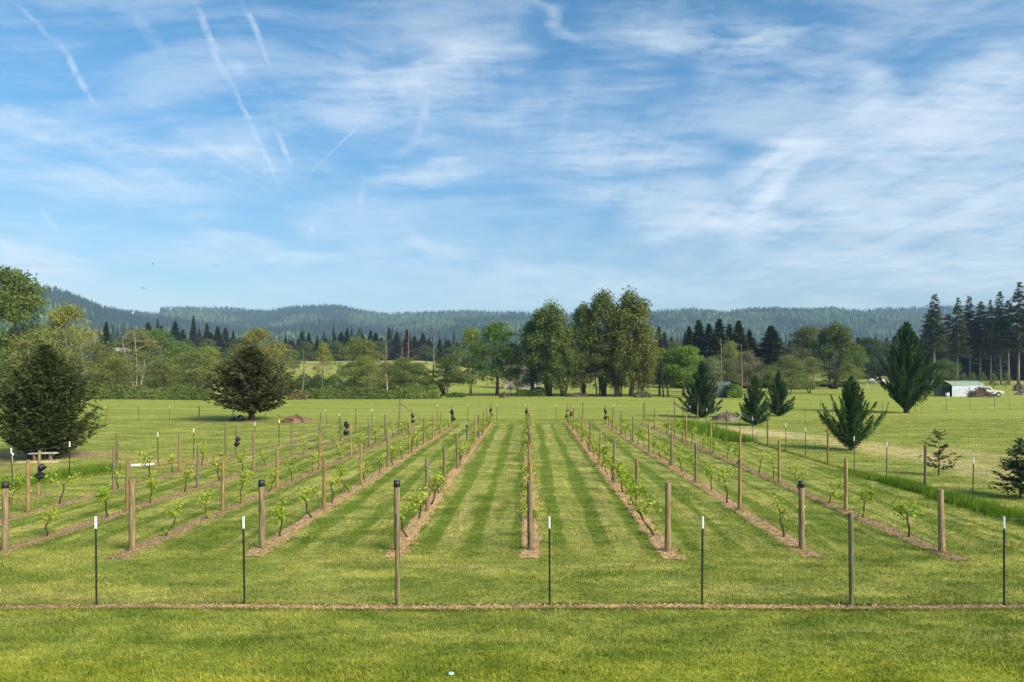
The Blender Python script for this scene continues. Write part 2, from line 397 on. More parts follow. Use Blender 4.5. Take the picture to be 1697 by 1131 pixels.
def soil_mat():
    m, q = mat('straw_mulch'); P = q.node('ShaderNodeNewGeometry').outputs['Position']
    n = q.noise(P, 14, 6, .7); b = q.noise(P, .6, 3); b2 = q.noise(P, 3.0, 4, .6); y = q.sep(P)[1]; x = q.sep(P)[0]
    c = q.mix(q.ramp(n, .3, .68), (.23, .145, .07), (.74, .51, .28))
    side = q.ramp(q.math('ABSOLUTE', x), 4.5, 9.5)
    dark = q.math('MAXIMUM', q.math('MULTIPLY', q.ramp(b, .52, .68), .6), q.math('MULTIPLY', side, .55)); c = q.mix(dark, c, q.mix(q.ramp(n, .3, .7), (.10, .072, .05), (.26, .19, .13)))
    c = q.mix(q.math('MULTIPLY', q.ramp(b2, .60, .72), .4), c, (.10, .15, .03))
    finish(q, c, .95, .05, 0, n, .8, .04); return m


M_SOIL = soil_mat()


def chip_mat():
    m, q = mat('straw_chip'); r = q.node('ShaderNodeNewGeometry').outputs['Random Per Island']; P = q.node('ShaderNodeNewGeometry').outputs['Position']
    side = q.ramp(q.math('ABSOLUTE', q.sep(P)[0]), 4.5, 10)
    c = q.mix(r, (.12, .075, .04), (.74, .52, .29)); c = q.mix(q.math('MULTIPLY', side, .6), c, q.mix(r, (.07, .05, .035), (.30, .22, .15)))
    finish(q, c, .9, .1); return m


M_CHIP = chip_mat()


def tint_mat(name, ca, cb, cc):
    m, q = mat(name); a = q.node('ShaderNodeAttribute'); a.attribute_name = 'tint'; r = q.node('ShaderNodeNewGeometry').outputs['Random Per Island']
    c = q.mix(q.ramp(a.outputs['Fac'], 0, .5), ca, cb); c = q.mix(q.ramp(a.outputs['Fac'], .55, 1.0), c, cc)
    c = q.mix(1.0, c, q.mix(r, (.75, .75, .75), (1.25, 1.25, 1.25)), 'MULTIPLY')
    finish(q, c, .9, .1); return m


M_FOREST = tint_mat('far_forest', (.016, .032, .024), (.028, .050, .032), (.100, .160, .052))

# ------------------------------------------------------------------ the land
def ground():
    t = np.linspace(-1, 1, 241); xs = np.sinh(t * 5.2) / math.sinh(5.2) * 3200
    u = np.linspace(0, 1, 300); ys = -40 + (np.sinh(u * 4.6) / math.sinh(4.6)) * 3300
    X, Y = np.meshgrid(xs, ys); Z = ground_z(X, Y)
    V = np.stack([X, Y, Z], -1).reshape(-1, 3); nx = len(xs)
    i = np.arange(len(ys) - 1)[:, None] * nx; j = np.arange(nx - 1)[None, :]
    Q = np.stack([i + j, i + j + 1, i + nx + j + 1, i + nx + j], -1).reshape(-1, 4)
    tag(link('ground', np_mesh('ground', V, [Q], M_LAWN, True)), 'mown green lawn and fields running to the hills', 'ground', kind='structure')


ground()

RIDGE = [(-900, 470), (-400, 478), (-100, 484), (75, 488), (110, 491), (160, 508), (230, 514), (262, 518), (268, 508), (320, 507), (380, 508), (440, 513), (490, 505), (560, 503), (590, 510), (640, 518), (680, 516),
         (760, 512), (860, 514), (900, 516), (1000, 518), (1090, 512), (1150, 509), (1200, 515), (1290, 508), (1340, 510), (1380, 507), (1430, 512), (1460, 508), (1530, 507), (1600, 505), (1750, 510), (2000, 505), (2600, 515)]


def vnoise(x, y, seed=0):
    r = np.random.default_rng(seed); tab = r.random((64, 64))
    xi = np.floor(x).astype(int); yi = np.floor(y).astype(int); fx = x - xi; fy = y - yi
    fx = fx * fx * (3 - 2 * fx); fy = fy * fy * (3 - 2 * fy)
    a = tab[xi % 64, yi % 64]; b = tab[(xi + 1) % 64, yi % 64]; c = tab[xi % 64, (yi + 1) % 64]; d2 = tab[(xi + 1) % 64, (yi + 1) % 64]
    return (a * (1 - fx) + b * fx) * (1 - fy) + (c * (1 - fx) + d2 * fx) * fy


def hill_z(px, Y):
    """height of the wooded hills along the ray of photo column px at distance Y"""
    rp = np.array(RIDGE, float); top = np.interp(px, rp[:, 0], rp[:, 1])
    Yr = 2700 + 250 * np.sin(px * .004)
    zr = H + (HY - top) * Yr / F - 22
    t = (Y - 950) / (Yr - 950)
    x = (px - CX) * Y / F
    prof = sst(0, 1, t) * .55 + np.clip(t, 0, 1) ** 1.2 * .45
    spur = (vnoise(x / 330 + 7, Y / 420, 3) - .5) * 130 + (vnoise(x / 130, Y / 160 + 3, 4) - .5) * 26
    spur = spur * np.clip(t * 1.8, 0, 1) * np.clip((.95 - t) * 2.0, 0, 1)
    left = 75 * np.exp(-((px - 60) / 150) ** 2) * np.exp(-((t - .45) / .22) ** 2)
    z = 2 + (zr - 2) * prof + spur * .8 + left
    z = np.where(t > 1, zr - (t - 1) * 160, z)
    return z, t


def hills():
    ps = np.arange(-900, 2600, 10.0); Ys = np.linspace(940, 3300, 120)
    Pm, Ym = np.meshgrid(ps, Ys); Z, T = hill_z(Pm, Ym); Z = np.where(Ym < 960, -3, Z)
    V = np.stack([(Pm - CX) * Ym / F, Ym, Z], -1).reshape(-1, 3); nx = len(ps)
    i = np.arange(len(Ys) - 1)[:, None] * nx; j = np.arange(nx - 1)[None, :]
    Q = np.stack([i + j, i + j + 1, i + nx + j + 1, i + nx + j], -1).reshape(-1, 4)
    m, q = mat('hill_ground'); P = q.node('ShaderNodeNewGeometry').outputs['Position']
    n = q.noise(q.mapping(P, scale=(1, 1, 0)), .0035, 4, .5); f = q.noise(P, .06, 3, .6)
    c = q.mix(q.ramp(n, .48, .60), (.028, .046, .026), (.085, .135, .050)); c = q.mix(1.0, c, q.mix(f, (.6, .6, .6), (1.4, 1.4, 1.4)), 'MULTIPLY'); finish(q, c, 1, .0)
    tag(link('hills', np_mesh('hills', V, [Q], m, True)), 'long low hills wooded with dark conifers along the horizon', 'hills', kind='structure')
    # the woods on them
    N = 52000; px = rng.uniform(-350, 2150, N); Y = 1000 + (3000 - 1000) * rng.random(N) ** .75
    z, t = hill_z(px, Y); x = (px - CX) * Y / F
    keep = (t < 1.03) & (t > .02)
    clear = vnoise(x / 260 + 11, Y / 330 + 5, 9); cc = vnoise(x / 90 + 1, Y / 90, 12) * .25 + clear
    open_ = (cc > .70) & (t < .93)
    keep &= ~open_ | (rng.random(N) < .45)
    x, Y, z, t, open_, cc = x[keep], Y[keep], z[keep], t[keep], open_[keep], cc[keep]
    n = len(x)
    broad = (vnoise(x / 150 + 30, Y / 190, 21) + .3 * vnoise(x / 40, Y / 50, 22) > .72) & (t < .9) | open_
    h = np.where(broad, rng.uniform(9, 17, n), rng.uniform(11, 22, n)) * (1 + .25 * (t > .93) * rng.random(n)); w = np.where(broad, rng.uniform(5, 9, n), rng.uniform(5.0, 8.0, n))
    tint = np.where(broad, rng.uniform(.55, 1.0, n), rng.uniform(0, .55, n))
    tag(link('hill_forest', forest_mesh('hill_forest', x, Y, z, h, w, broad, tint)), 'dark conifer and pale broadleaf woods covering the far hills', 'forest', kind='stuff')


def forest_mesh(name, x, y, z, h, w, broad, tint, k=6):
    """many small trees in one mesh: ragged tiered cones for conifers, lumpy domes for broadleaves"""
    n = len(x); an = np.arange(k) * 2 * math.pi / k
    Vs, Fs, Ts = [], [], []; off = 0
    for tiers, msk in ((((.0, .62, 1.0), (.26, .84, .74), (.52, 1.0, .44)), ~broad), (((.0, .35, .75), (.22, .75, 1.0), (.5, 1.0, .7)), broad)):
        i = np.where(msk)[0]; m = len(i)
        if not m: continue
        rot = rng.random((m, 1)) * 6.28
        for (z0, z1, rr) in tiers:
            jit = rng.uniform(.62, 1.25, (m, k)); ra = (w[i, None] * .5 * rr) * jit
            ringz = z[i, None] + h[i, None] * (z0 + rng.uniform(-.04, .06, (m, k)))
            ring = np.stack([x[i, None] + np.cos(an + rot) * ra, y[i, None] + np.sin(an + rot) * ra, ringz], -1)
            tip = np.stack([x[i] + rng.normal(0, .05, m) * w[i], y[i], z[i] + h[i] * z1], -1)[:, None, :]
            V = np.concatenate([ring, tip], 1).reshape(-1, 3)
            b = (np.arange(m) * (k + 1))[:, None] + off; j = np.arange(k)[None, :]
            Fs.append(np.stack([b + j, b + (j + 1) % k, np.broadcast_to(b + k, (m, k))], -1).reshape(-1, 3))
            Vs.append(V); Ts.append(np.repeat(tint[i], k + 1)); off += len(V)
    return np_mesh(name, np.concatenate(Vs), Fs, M_FOREST, False, None, np.concatenate(Ts))


hills()


def far_wood():
    N = 2200; px = rng.uniform(-400, 2100, N); Y = rng.uniform(400, 800, N); x = (px - CX) * Y / F
    broad = rng.random(N) < .40
    h = np.where(broad, rng.uniform(9, 15, N), rng.uniform(14, 26, N)); w = np.where(broad, rng.uniform(8, 13, N), rng.uniform(6, 9.5, N))
    z = ground_z(x, Y)
    tag(link('far_wood', forest_mesh('far_wood', x, Y, z, h, w, broad, np.where(broad, rng.uniform(.5, .85, N), rng.uniform(0, .5, N)), 9)), 'distant mixed wood across the valley floor', 'wood', kind='stuff')


far_wood()

# ------------------------------------------------------------------ vineyard rows
NEAR_POSTS = [17.05, 21.8, 26.3, 31.4, 36.4, 41.2, 45.2, 49.6, 53.8]
RIGHT_POSTS = [17.05, 22.0, 27.4, 32.4, 37.5, 43.0, 48.0, 53.0]
# row: near point, far point, posts along it
ROWS = {
    -6: ((-17.9, 18.0), (-17.65, 24.6), [24.6], 'sixth row left of centre'),
    -5: ((-16.0, 17.0), (-15.2, 35.6), [21.66, 25.7, 30.3, 35.6], 'fifth row left of centre'),
    -4: ((-13.06, 17.05), (-11.9, 43.5), [17.05, 21.85, 26.1, 31.0, 35.6, 39.6, 43.5], 'fourth row left of centre'),
    -3: ((-9.89, 17.05), (-8.9, 52.5), [17.05, 21.85, 26.1, 31.2, 36.1, 39.8, 43.9, 48.0, 52.5], 'third row left of centre'),
    -2: ((-6.72, 17.25), (-6.1, 54.7), [17.25, 22.2, 26.7, 31.8, 36.9, 41.4, 45.0, 48.9, 54.7], 'second row left of centre'),
    -1: ((-3.27, 17.15), (-3.22, 58.5), NEAR_POSTS + [58.5], 'first row left of centre'),
    0: ((.06, 17.1), (.02, 58.5), [17.1, 21.5, 26.2, 31.2, 36.3, 41, 46, 52, 58.5], 'centre row'),
    1: ((3.47, 16.97), (3.44, 59.5), [16.97, 21.85, 27.4, 32.8, 37.7, 43.1, 46.3, 52.0, 56.0, 59.5], 'first row right of centre'),
    2: ((6.9, 17.2), (6.5, 57.2), [17.2, 22.0, 27.4, 32.2, 37.4, 43.0, 48.0, 52.8, 57.2], 'second row right of centre'),
    3: ((10.25, 16.9), (9.75, 57.8), [16.9, 22.0, 27.4, 32.4, 37.3, 42.8, 48.0, 53.0, 57.8], 'third row right of centre')}


def row_x(r, Y):
    (x0, y0), (x1, y1) = ROWS[r][:2]; return x0 + (x1 - x0) * (Y - y0) / (y1 - y0)


def soil_strips():
    for r, ((x0, y0), (x1, y1), posts, nm) in ROWS.items():
        ya, yb = y0 - (.75 if y0 < 17.5 else .3), y1 + .45
        if r in (-6, -5): ya = 14.0
        n = int((yb - ya) / .09); ys = np.linspace(ya, yb, n); c = np.array([row_x(r, y) for y in ys])
        wl = .175 + .11 * vnoise(ys * 1.7, ys * 0 + r + 9, 5) + .07 * vnoise(ys * 6, ys * 0 + r, 15) + rng.normal(0, .022, n); wr = .175 + .12 * vnoise(ys * 1.3, ys * 0 + r + 20, 6) + .07 * vnoise(ys * 5, ys * 0 + r, 16) + rng.normal(0, .022, n)
        cols = 9; V = []
        for k in range(cols):
            f = k / (cols - 1); xx = c - wl + (wl + wr) * f
            V.append(np.stack([xx, ys, .005 + .012 * math.sin(f * math.pi) + rng.random(n) * .012 * (0 < k < cols - 1)], 1))
        V = np.stack(V, 1).reshape(-1, 3)
        i = np.arange(n - 1)[:, None] * cols; j = np.arange(cols - 1)[None, :]
        Q = np.stack([i + j, i + j + 1, i + cols + j + 1, i + cols + j], -1).reshape(-1, 4)
        a = Acc(); a.add(V, [Q], 0, False)
        m = int((yb - ya) * 190); yy = ya + (yb - ya) * rng.random(m) ** 1.15
        add_chips(a, np.array([row_x(r, y) for y in yy]) + rng.normal(0, .135, m), yy, m)
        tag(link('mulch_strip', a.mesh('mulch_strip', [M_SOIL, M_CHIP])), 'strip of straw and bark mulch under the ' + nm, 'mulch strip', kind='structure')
    # strip beneath the front fence
    xs = np.linspace(-22, 22, 900); n = len(xs); cy = 13.0 + .04 * np.sin(xs * .7)
    w0 = .05 + .13 * vnoise(xs * 1.5, xs * 0, 8) + .05 * vnoise(xs * 7, xs * 0, 18) + rng.normal(0, .02, n); w1 = .04 + .11 * vnoise(xs * 2, xs * 0 + 3, 9) + .05 * vnoise(xs * 8, xs * 0, 19) + rng.normal(0, .016, n)
    V = np.stack([np.stack([xs, cy - w0, xs * 0 + .006], 1), np.stack([xs, cy - .02, .012 + rng.random(n) * .012], 1), np.stack([xs, cy + w1, xs * 0 + .006], 1)], 1).reshape(-1, 3)
    i = np.arange(n - 1)[:, None] * 3; j = np.arange(2)[None, :]
    a = Acc(); a.add(V, [np.stack([i + j, i + 3 + j, i + 4 + j, i + j + 1], -1).reshape(-1, 4)], 0, False)
    m = 9000; xx = rng.uniform(-22, 22, m); add_chips(a, xx, 13.0 + .04 * np.sin(xx * .7) + rng.normal(0, .085, m), m)
    tag(link('mulch_strip', a.mesh('mulch_strip', [M_SOIL, M_CHIP])), 'narrow strip of straw mulch under the front fence', 'mulch strip', kind='structure')


def add_chips(a, x, y, m):
    C = np.stack([x, y, .018 + rng.random(m) * .02], 1); th = rng.random(m) * 6.28; L = rng.uniform(.012, .05, m); wd = rng.uniform(.004, .011, m)
    D = np.stack([np.cos(th) * L, np.sin(th) * L, rng.normal(0, .012, m)], 1); A = np.stack([-np.sin(th) * wd, np.cos(th) * wd, rng.normal(0, .004, m)], 1)
    a.quads(C, D, A, 1)


soil_strips()


def post_mesh(h, r0, r1, seed):
    rr = np.random.default_rng(seed); a = Acc(); k = 14; zs = [-.25, 0, .25 * h, .5 * h, .75 * h, h - .012, h]
    V = []
    for i, z in enumerate(zs):
        rad = r0 + (r1 - r0) * max(z, 0) / h; rad *= .90 if i == len(zs) - 1 else 1
        for j in range(k):
            an = j * 2 * math.pi / k; q = rad * (1 + .05 * math.sin(2 * an + seed) + rr.normal(0, .012)); V.append((q * math.cos(an), q * math.sin(an), z + (rr.normal(0, .004) if i == len(zs) - 1 else 0)))
    n = len(zs); i = np.arange(n - 1)[:, None] * k; j = np.arange(k)[None, :]
    a.add(V, [np.stack([i + j, i + (j + 1) % k, i + k + (j + 1) % k, i + k + j], -1).reshape(-1, 4)], 0, True)
    a.f.append(np.array([[*range((n - 1) * k, n * k)]])); a.m.append(np.zeros(1, int)); a.sm.append(np.array([False]))
    return a.mesh('wood_post', M_WOOD)


LINE_M = [post_mesh(1.66, .053, .050, s) for s in range(4)]
END_M = [post_mesh(1.74, .077, .070, 10 + s) for s in range(3)]
FENCE_M = [post_mesh(1.72, .048, .046, 20 + s) for s in range(3)]
ca = Acc(); ca.tube([(0, 0, -.145), (0, 0, -.14), (0, 0, .014), (0, 0, .022)], [.0, .087, .077, .0], 16, cap=False)
CAP_M = ca.mesh('post_cap', M_CAP)
cl = Acc(); cl.tube([(-.02, 0, 0), (.02, 0, 0)], [.012, .009], 8); CLIP_M = cl.mesh('insulator', M_CLIP)
WOODS = [(.30, .205, .095), (.33, .225, .105), (.25, .165, .075), (.20, .155, .10), (.19, .165, .125), (.36, .25, .11)]
GREYS = [(.30, .235, .13), (.25, .20, .115), (.21, .17, .105)]


def rowpost(r, i, Y, n):
    nm = ROWS[r][3]; end = i == 0 and Y < 17.6 or (i == n - 1 and Y > 24)
    x = row_x(r, Y) + (random.gauss(0, .03) if not end else 0)
    capped = (r, i) in {(-4, 0), (-2, 0), (-1, 0), (2, 0), (-1, 4)}
    me = random.choice(END_M if (i == 0 and Y < 17.6) else LINE_M)
    colr = random.choice(GREYS if end else WOODS)
    if capped and i: colr = (.13, .12, .105)
    o = link('wood_post', me, None, (x, Y, 0), random.random() * 6.28, colr)
    o.rotation_euler[0] = random.gauss(0, .014); o.rotation_euler[1] = random.gauss(0, .014)
    s = random.uniform(.97, 1.04); o.scale = (1, 1, s)
    if r == 3 and i == 0: o.scale = (1, 1, .90)
    where = f'{ORD[i]} wooden post from the near end of the {nm}'
    if r == -6: where = 'pale wooden post at the black bag beside the left fence'
    if capped: where = 'black-capped ' + where
    tag(o, where, 'post', 'wooden posts along the vine rows')
    if capped:
        zt = 1.74 if me in END_M else 1.66
        c = link('post_cap', CAP_M, o, (0, 0, zt)); c['label'] = 'black plastic cap'
        if i: c.scale = (.75, .75, .8)
    if (r in (-4, 3) and i == 0) or (r, i) in {(-5, 0), (2, 0)}:
        for zz in (.68, 1.1): link('insulator', CLIP_M, o, (.085, 0, zz))
    return o


for r, (a0, b0, ps, nm) in ROWS.items():
    for i, Y in enumerate(ps): rowpost(r, i, Y, len(ps))


def vine_parts(seed):
    rr = np.random.default_rng(seed); a = Acc(); L = Acc()
    h = rr.uniform(.42, .62); lean = rr.normal(0, .10, 2); n = 8; t = np.linspace(0, 1, n)
    P = np.stack([lean[0] * t + .022 * np.sin(t * 7 + seed), lean[1] * t * .5 + .022 * np.cos(t * 6 + seed * 2), t * h], 1); P[0, 2] = -.03
    a.tube(P, np.linspace(.022, .014, n) * (1 + .2 * rr.random(n)), 6)
    arms = rr.integers(2, 4); tips = []
    for k in range(arms):
        base = P[-1] if k < 2 else P[-3]; sgn = -1 if k % 2 else 1
        ln = rr.uniform(.18, .42); t2 = np.linspace(0, 1, 6)
        # arms run along the row (local y), rising to the wire
        dx, dy, dz = rr.normal(0, .10), sgn * ln * rr.uniform(.5, 1.0), rr.uniform(.14, .36)
        Q = base + np.stack([dx * t2 + .012 * np.sin(t2 * 9 + k), dy * t2 ** .8, dz * t2 ** 1.4 + .012 * np.sin(t2 * 8)], 1)
        a.tube(Q, np.linspace(.012, .005, 6), 5); tips += [Q[i] for i in (2, 3, 4, 5)]
        if rr.random() < .7:
            t3 = np.linspace(0, 1, 4); e = Q[3] + np.stack([rr.normal(0, .05) * t3, rr.normal(0, .12) * t3, rr.uniform(.1, .22) * t3], 1)
            a.tube(e, np.linspace(.006, .003, 4), 4); tips += [e[2], e[3]]
    if rr.random() < .45: tips += [np.array([rr.normal(0, .05), rr.normal(0, .10), rr.uniform(.08, .22)])] * 2
    tips = np.array(tips); m = int(rr.uniform(95, 230)); ii = rr.integers(0, len(tips), m)
    C = tips[ii] + rr.normal(0, 1, (m, 3)) * np.array([.07, .085, .065])
    nrm = rr.normal(0, 1, (m, 3)) + np.array([0, 0, .6]); nrm /= np.linalg.norm(nrm, axis=1)[:, None]
    Dv = np.cross(nrm, rr.normal(0, 1, (m, 3))); Dv /= np.linalg.norm(Dv, axis=1)[:, None]; Av = np.cross(nrm, Dv)
    s = rr.uniform(.022, .048, m)[:, None]
    L.quads(C, Dv * s, Av * s * .95)
    return a.mesh('trunk', M_BARK), L.mesh('foliage', M_VINELEAF)


VINES = [vine_parts(s) for s in range(14)]


def vines():
    for r, (a0, b0, ps, nm) in ROWS.items():
        if r == -6: ys = [19.2, 21.4, 23.4]
        else: ys = list(np.arange(18.45, ps[-1] - 1.0, 2.22 if r in (0, 1, -1) else 2.3))
        k = 0
        for Y in ys:
            Y += random.gauss(0, .12)
            if min(abs(Y - p) for p in ps) < .3: Y += .45
            x = row_x(r, Y) + random.gauss(0, .035)
            if abs(x / Y) > .80: continue
            if random.random() < .05 and r not in (1, 0): k += 1; continue
            tr, fo = random.choice(VINES); root = link('grape_vine', None, None, (x, Y, 0), random.choice((0, math.pi)) + random.gauss(0, .25))
            s = random.uniform(.86, 1.22); f = 1.15 if r in (-1, 0, 1) else 1.0; root.scale = (s * f, s * f, s * random.uniform(.92, 1.12))
            link('trunk', tr, root, color=(.085, .06, .042)); link('foliage', fo, root, color=random.choice([(.38, .47, .055), (.43, .50, .08), (.32, .44, .045), (.47, .52, .09)]))
            where = 'beside the left fence' if r == -6 else f'of the {nm}'
            tag(root, f'{ORD[k]} young leafing vine from near end {where}', 'vine', 'young grape vines'); k += 1


vines()


def wires():
    for r, (a0, b0, ps, nm) in ROWS.items():
        if len(ps) < 2: continue
        a = Acc()
        for z in (.68, 1.1):
            P = []
            for p, q in zip(ps[:-1], ps[1:]):
                for t in (0, .5): Y = p + (q - p) * t; P.append((row_x(r, Y) + .06, Y, z - .025 * (t == .5)))
            P.append((row_x(r, ps[-1]) + .06, ps[-1], z)); a.tube(P, .0016, 4)
        tag(link('trellis_wire', a.mesh('trellis_wire', M_WIRE)), 'thin trellis wires strung between the posts of the ' + nm, 'trellis wire', 'trellis wires')


wires()

# ------------------------------------------------------------------ perimeter fences
def tpost_mesh():
    a = Acc(); h = 1.70
    a.box((0, 0, h / 2 - .1), (.034, .006, h + .2)); a.box((0, .015, h / 2 - .1), (.006, .026, h + .2))
    for k in range(30): a.box((0, -.007, .12 + k * .052), (.014, .010, .022))
    t = Acc(); t.box((0, 0, h - .115), (.0385, .011, .235)); t.box((0, .0165, h - .115), (.011, .030, .235)); t.box((0, -.0085, h - .10), (.016, .012, .2))
    return a.mesh('steel_post', M_TPOST), t.mesh('painted_tip', M_TIP)


TP, TT = tpost_mesh()
LEFT_LINE = [(-20.6, 20), (-19.6, 25), (-18.8, 28), (-17.45, 32.2), (-15.5, 38.6), (-12.9, 46.7), (-11.9, 51.9), (-10.9, 58.2), (-10.7, 60)]
RIGHT_LINE = [(15.2, 13), (15.0, 22.9), (14.9, 26), (14.4, 32.8), (14.35, 38), (14.1, 48.5), (13.9, 55), (13.3, 62)]


def on_line(px, line):
    pts = np.array(line, float); k = (px - CX) / F; best = None
    for (x0, y0), (x1, y1) in zip(pts[:-1], pts[1:]):
        den = (x1 - x0) - k * (y1 - y0)
        if abs(den) < 1e-9: continue
        t = (k * y0 - x0) / den
        if -.02 <= t <= 1.02: best = (x0 + t * (x1 - x0), y0 + t * (y1 - y0))
    return best


def fpost(kind, x, y, label, h=None, lean=(0, 0), group='posts of the perimeter fence', z=0.0, tip=True, col=None):
    if kind == 'T':
        o = link('steel_fence_post', TP, None, (x, y, z), random.gauss(0, .3)); 
        if tip: link('painted_tip', TT, o)['label'] = 'white painted tip'
        o.scale = (1, 1, (h or random.uniform(1.62, 1.74)) / 1.70)
        o.rotation_euler[1] = lean[0] if lean[0] else random.gauss(0, .012)
        tag(o, label, 'fence post', group)
    else:
        o = link('wood_fence_post', random.choice(FENCE_M), None, (x, y, z), random.random() * 6, col or random.choice([(.17, .145, .075), (.20, .165, .095), (.24, .17, .085)]))
        o.scale = (1, 1, (h or random.uniform(1.65, 1.8)) / 1.72); o.rotation_euler[1] = lean[0] if lean[0] else random.gauss(0, .008)
        tag(o, label, 'fence post', group)
    return o


ft = fw = 0
for px, k in [(-90, 'T'), (160, 'T'), (405, 'T'), (659, 'W'), (911, 'T'), (1164, 'T'), (1411, 'W'), (1664, 'T'), (1790, 'T')]:
    if px < 0 or px > 1697: lab = f'steel fence post of the front fence past the {"left" if px < 0 else "right"} edge of the view'
    elif k == 'T': lab = f'{ORD[ft]} white-tipped green steel post from the left in the front fence'; ft += 1
    else: lab = f'{["mossy greenish", "mottled olive"][fw]} wooden post in the front fence, {["left", "right"][fw]} one of two'; fw += 1
    fpost(k, gx(px, 13.08), 13.08, lab, 1.705 if k == 'T' else 1.77, col=[(.21, .18, .10), (.15, .145, .085)][fw - 1] if k == 'W' else None)
ft = fw = 0
for px, k in [(21, 'T'), (115, 'T'), (194, 'W'), (262, 'T'), (321, 'T'), (374, 'W'), (421, 'T'), (462, 'T'), (532, 'W'), (562, 'T'), (590, 'W'), (616, 'T'), (663, 'W')]:
    p = on_line(px, LEFT_LINE)
    if k == 'T': lab = f'{ORD[ft]} white-tipped steel post from the near end of the left fence'; ft += 1
    else: lab = f'{ORD[fw]} wooden post from the near end of the left fence'; fw += 1
    fpost(k, p[0], p[1], lab, 1.6 if k == 'T' else 1.75 if px != 663 else 2.1)
ft = fw = 0
for px, k in [(1740, 'T'), (1612, 'T'), (1533, 'W'), (1469, 'T'), (1416, 'T'), (1372, 'W'), (1335, 'T'), (1302, 'T'), (1272, 'W'), (1247, 'T'), (1225, 'T'), (1204, 'W'), (1187, 'T'), (1171, 'T'), (1156, 'W'), (1143, 'T'), (1132, 'W'), (1118, 'W')]:
    p = on_line(px, RIGHT_LINE)
    if not p: continue
    if px > 1697: lab = 'steel post of the right fence beyond the edge of the view'
    elif k == 'T': lab = f'{ORD[ft]} white-tipped steel post from the near end of the right fence'; ft += 1
    else: lab = f'{ORD[fw]} wooden post from the near end of the right fence'; fw += 1
    fpost(k, p[0], p[1], lab, 1.58 if k == 'T' else 1.72 if px != 1118 else 1.9)
ft = fw = 0
for px, k in [(725, 'T'), (775, 'T'), (823, 'T'), (871, 'T'), (921, 'T'), (966, 'W'), (1018, 'T'), (1068, 'W')]:
    if k == 'T': lab = f'{ORD[ft]} steel post from the left in the far fence across the row ends'; ft += 1
    else: lab = f'{ORD[fw]} wooden post from the left in the far fence across the row ends'; fw += 1
    fpost(k, gx(px, 61.5), 61.5, lab, 1.5 if k == 'T' else 1.7)
for i, (px, py, k, lean) in enumerate([(178, 697, 'W', 0), (175, 697, 'T', 0), (230, 697, 'T', 0), (281, 697, 'T', 0), (330, 698, 'W', 0), (440, 699, 'T', 0), (542, 704, 'T', -.10)]):
    x, y = at(px, py)
    fpost(k, x, y, {178: 'dark wooden post at the left of the outer fence behind the vineyard', 175: 'steel post touching the leftmost wooden post of the outer fence', 230: 'first thin steel post between the two wooden outer fence posts', 281: 'second thin steel post between the two wooden outer fence posts',
                    330: 'dark wooden outer fence post left of the round-crowned conifer', 440: 'thin steel post just right of the round-crowned conifer trunk', 542: 'leaning thin steel post right of the brown dirt pile'}[px], 1.28, (lean, 0), 'posts of the outer fence', tip=px in (175, 281, 542))
for i, (px, py, k, lean) in enumerate([(1334, 702, 'T', 0), (1360, 683, 'T', 0), (1380, 690, 'T', 0), (1462, 687, 'T', 0), (1467, 690, 'W', .22), (1517, 683, 'T', 0), (1527, 685, 'T', 0), (1568, 680, 'T', 0), (1607, 677, 'T', .05), (1648, 677, 'T', .04), (1673, 679, 'T', -.03)]):
    x, y = at(px, py)
    lab = 'leaning mossy wooden post left of the large dark cypress' if k == 'W' else f'{ORD[i if i < 4 else i - 1]} thin rusty steel post from the left in the right field'
    fpost(k, x, y, lab, 1.35 if k == 'T' else 1.5, (lean, 0), 'posts in the right field', tip=False)


def fence_wire(line, label, hs=(.06, .35, .7, 1.05, 1.42), r=.0009):
    a = Acc()
    for z in hs: a.tube([(x, y + .03, z) for x, y in line], r, 4)
    tag(link('fence_wire', a.mesh('fence_wire', M_WIRE)), label, 'fence wire', 'fence wires')


fence_wire([(gx(p, 13.08), 13.08) for p in (-90, 160, 405, 659, 911, 1164, 1411, 1664, 1790)], 'thin wires strung across the front fence posts', (.35, .8, 1.25, 1.66))
fence_wire(LEFT_LINE, 'thin wires strung along the left fence', r=.003)
fence_wire(RIGHT_LINE, 'thin wires strung along the right fence', r=.003)
fence_wire([(-10.8, 61.5), (13.3, 61.5)], 'thin wires strung along the far fence across the row ends', r=.003)
fence_wire([at(178, 697), at(330, 698), at(440, 699), at(542, 704)], 'thin wires on the outer fence left behind the vineyard', (.1, .5, .9), .003)


def brace(p0, p1, label, col):
    a = Acc(); a.tube([p0, p1], [.05, .045], 10); tag(link('brace_pole', a.mesh('brace_pole', M_WOOD), color=col), label, 'brace', 'diagonal brace poles of the corner posts')


cL = on_line(663, LEFT_LINE)
brace((cL[0] + .05, cL[1] + .08, 1.75), (cL[0] + 2.05, cL[1] + .5, .1), 'slanting wooden brace right of the braced left corner post', (.30, .22, .12))
brace((cL[0] - .08, cL[1] - .03, 1.7), (cL[0] - .75, cL[1] - 3.4, .05), 'slanting wooden brace left of the braced left corner post', (.27, .22, .13))
cR = on_line(1118, RIGHT_LINE)
brace((cR[0] - .06, cR[1] - .05, 1.62), (cR[0] + .15, cR[1] - 7.0, .55), 'slanting brace pole at the corner post of the right fence', (.19, .16, .11))


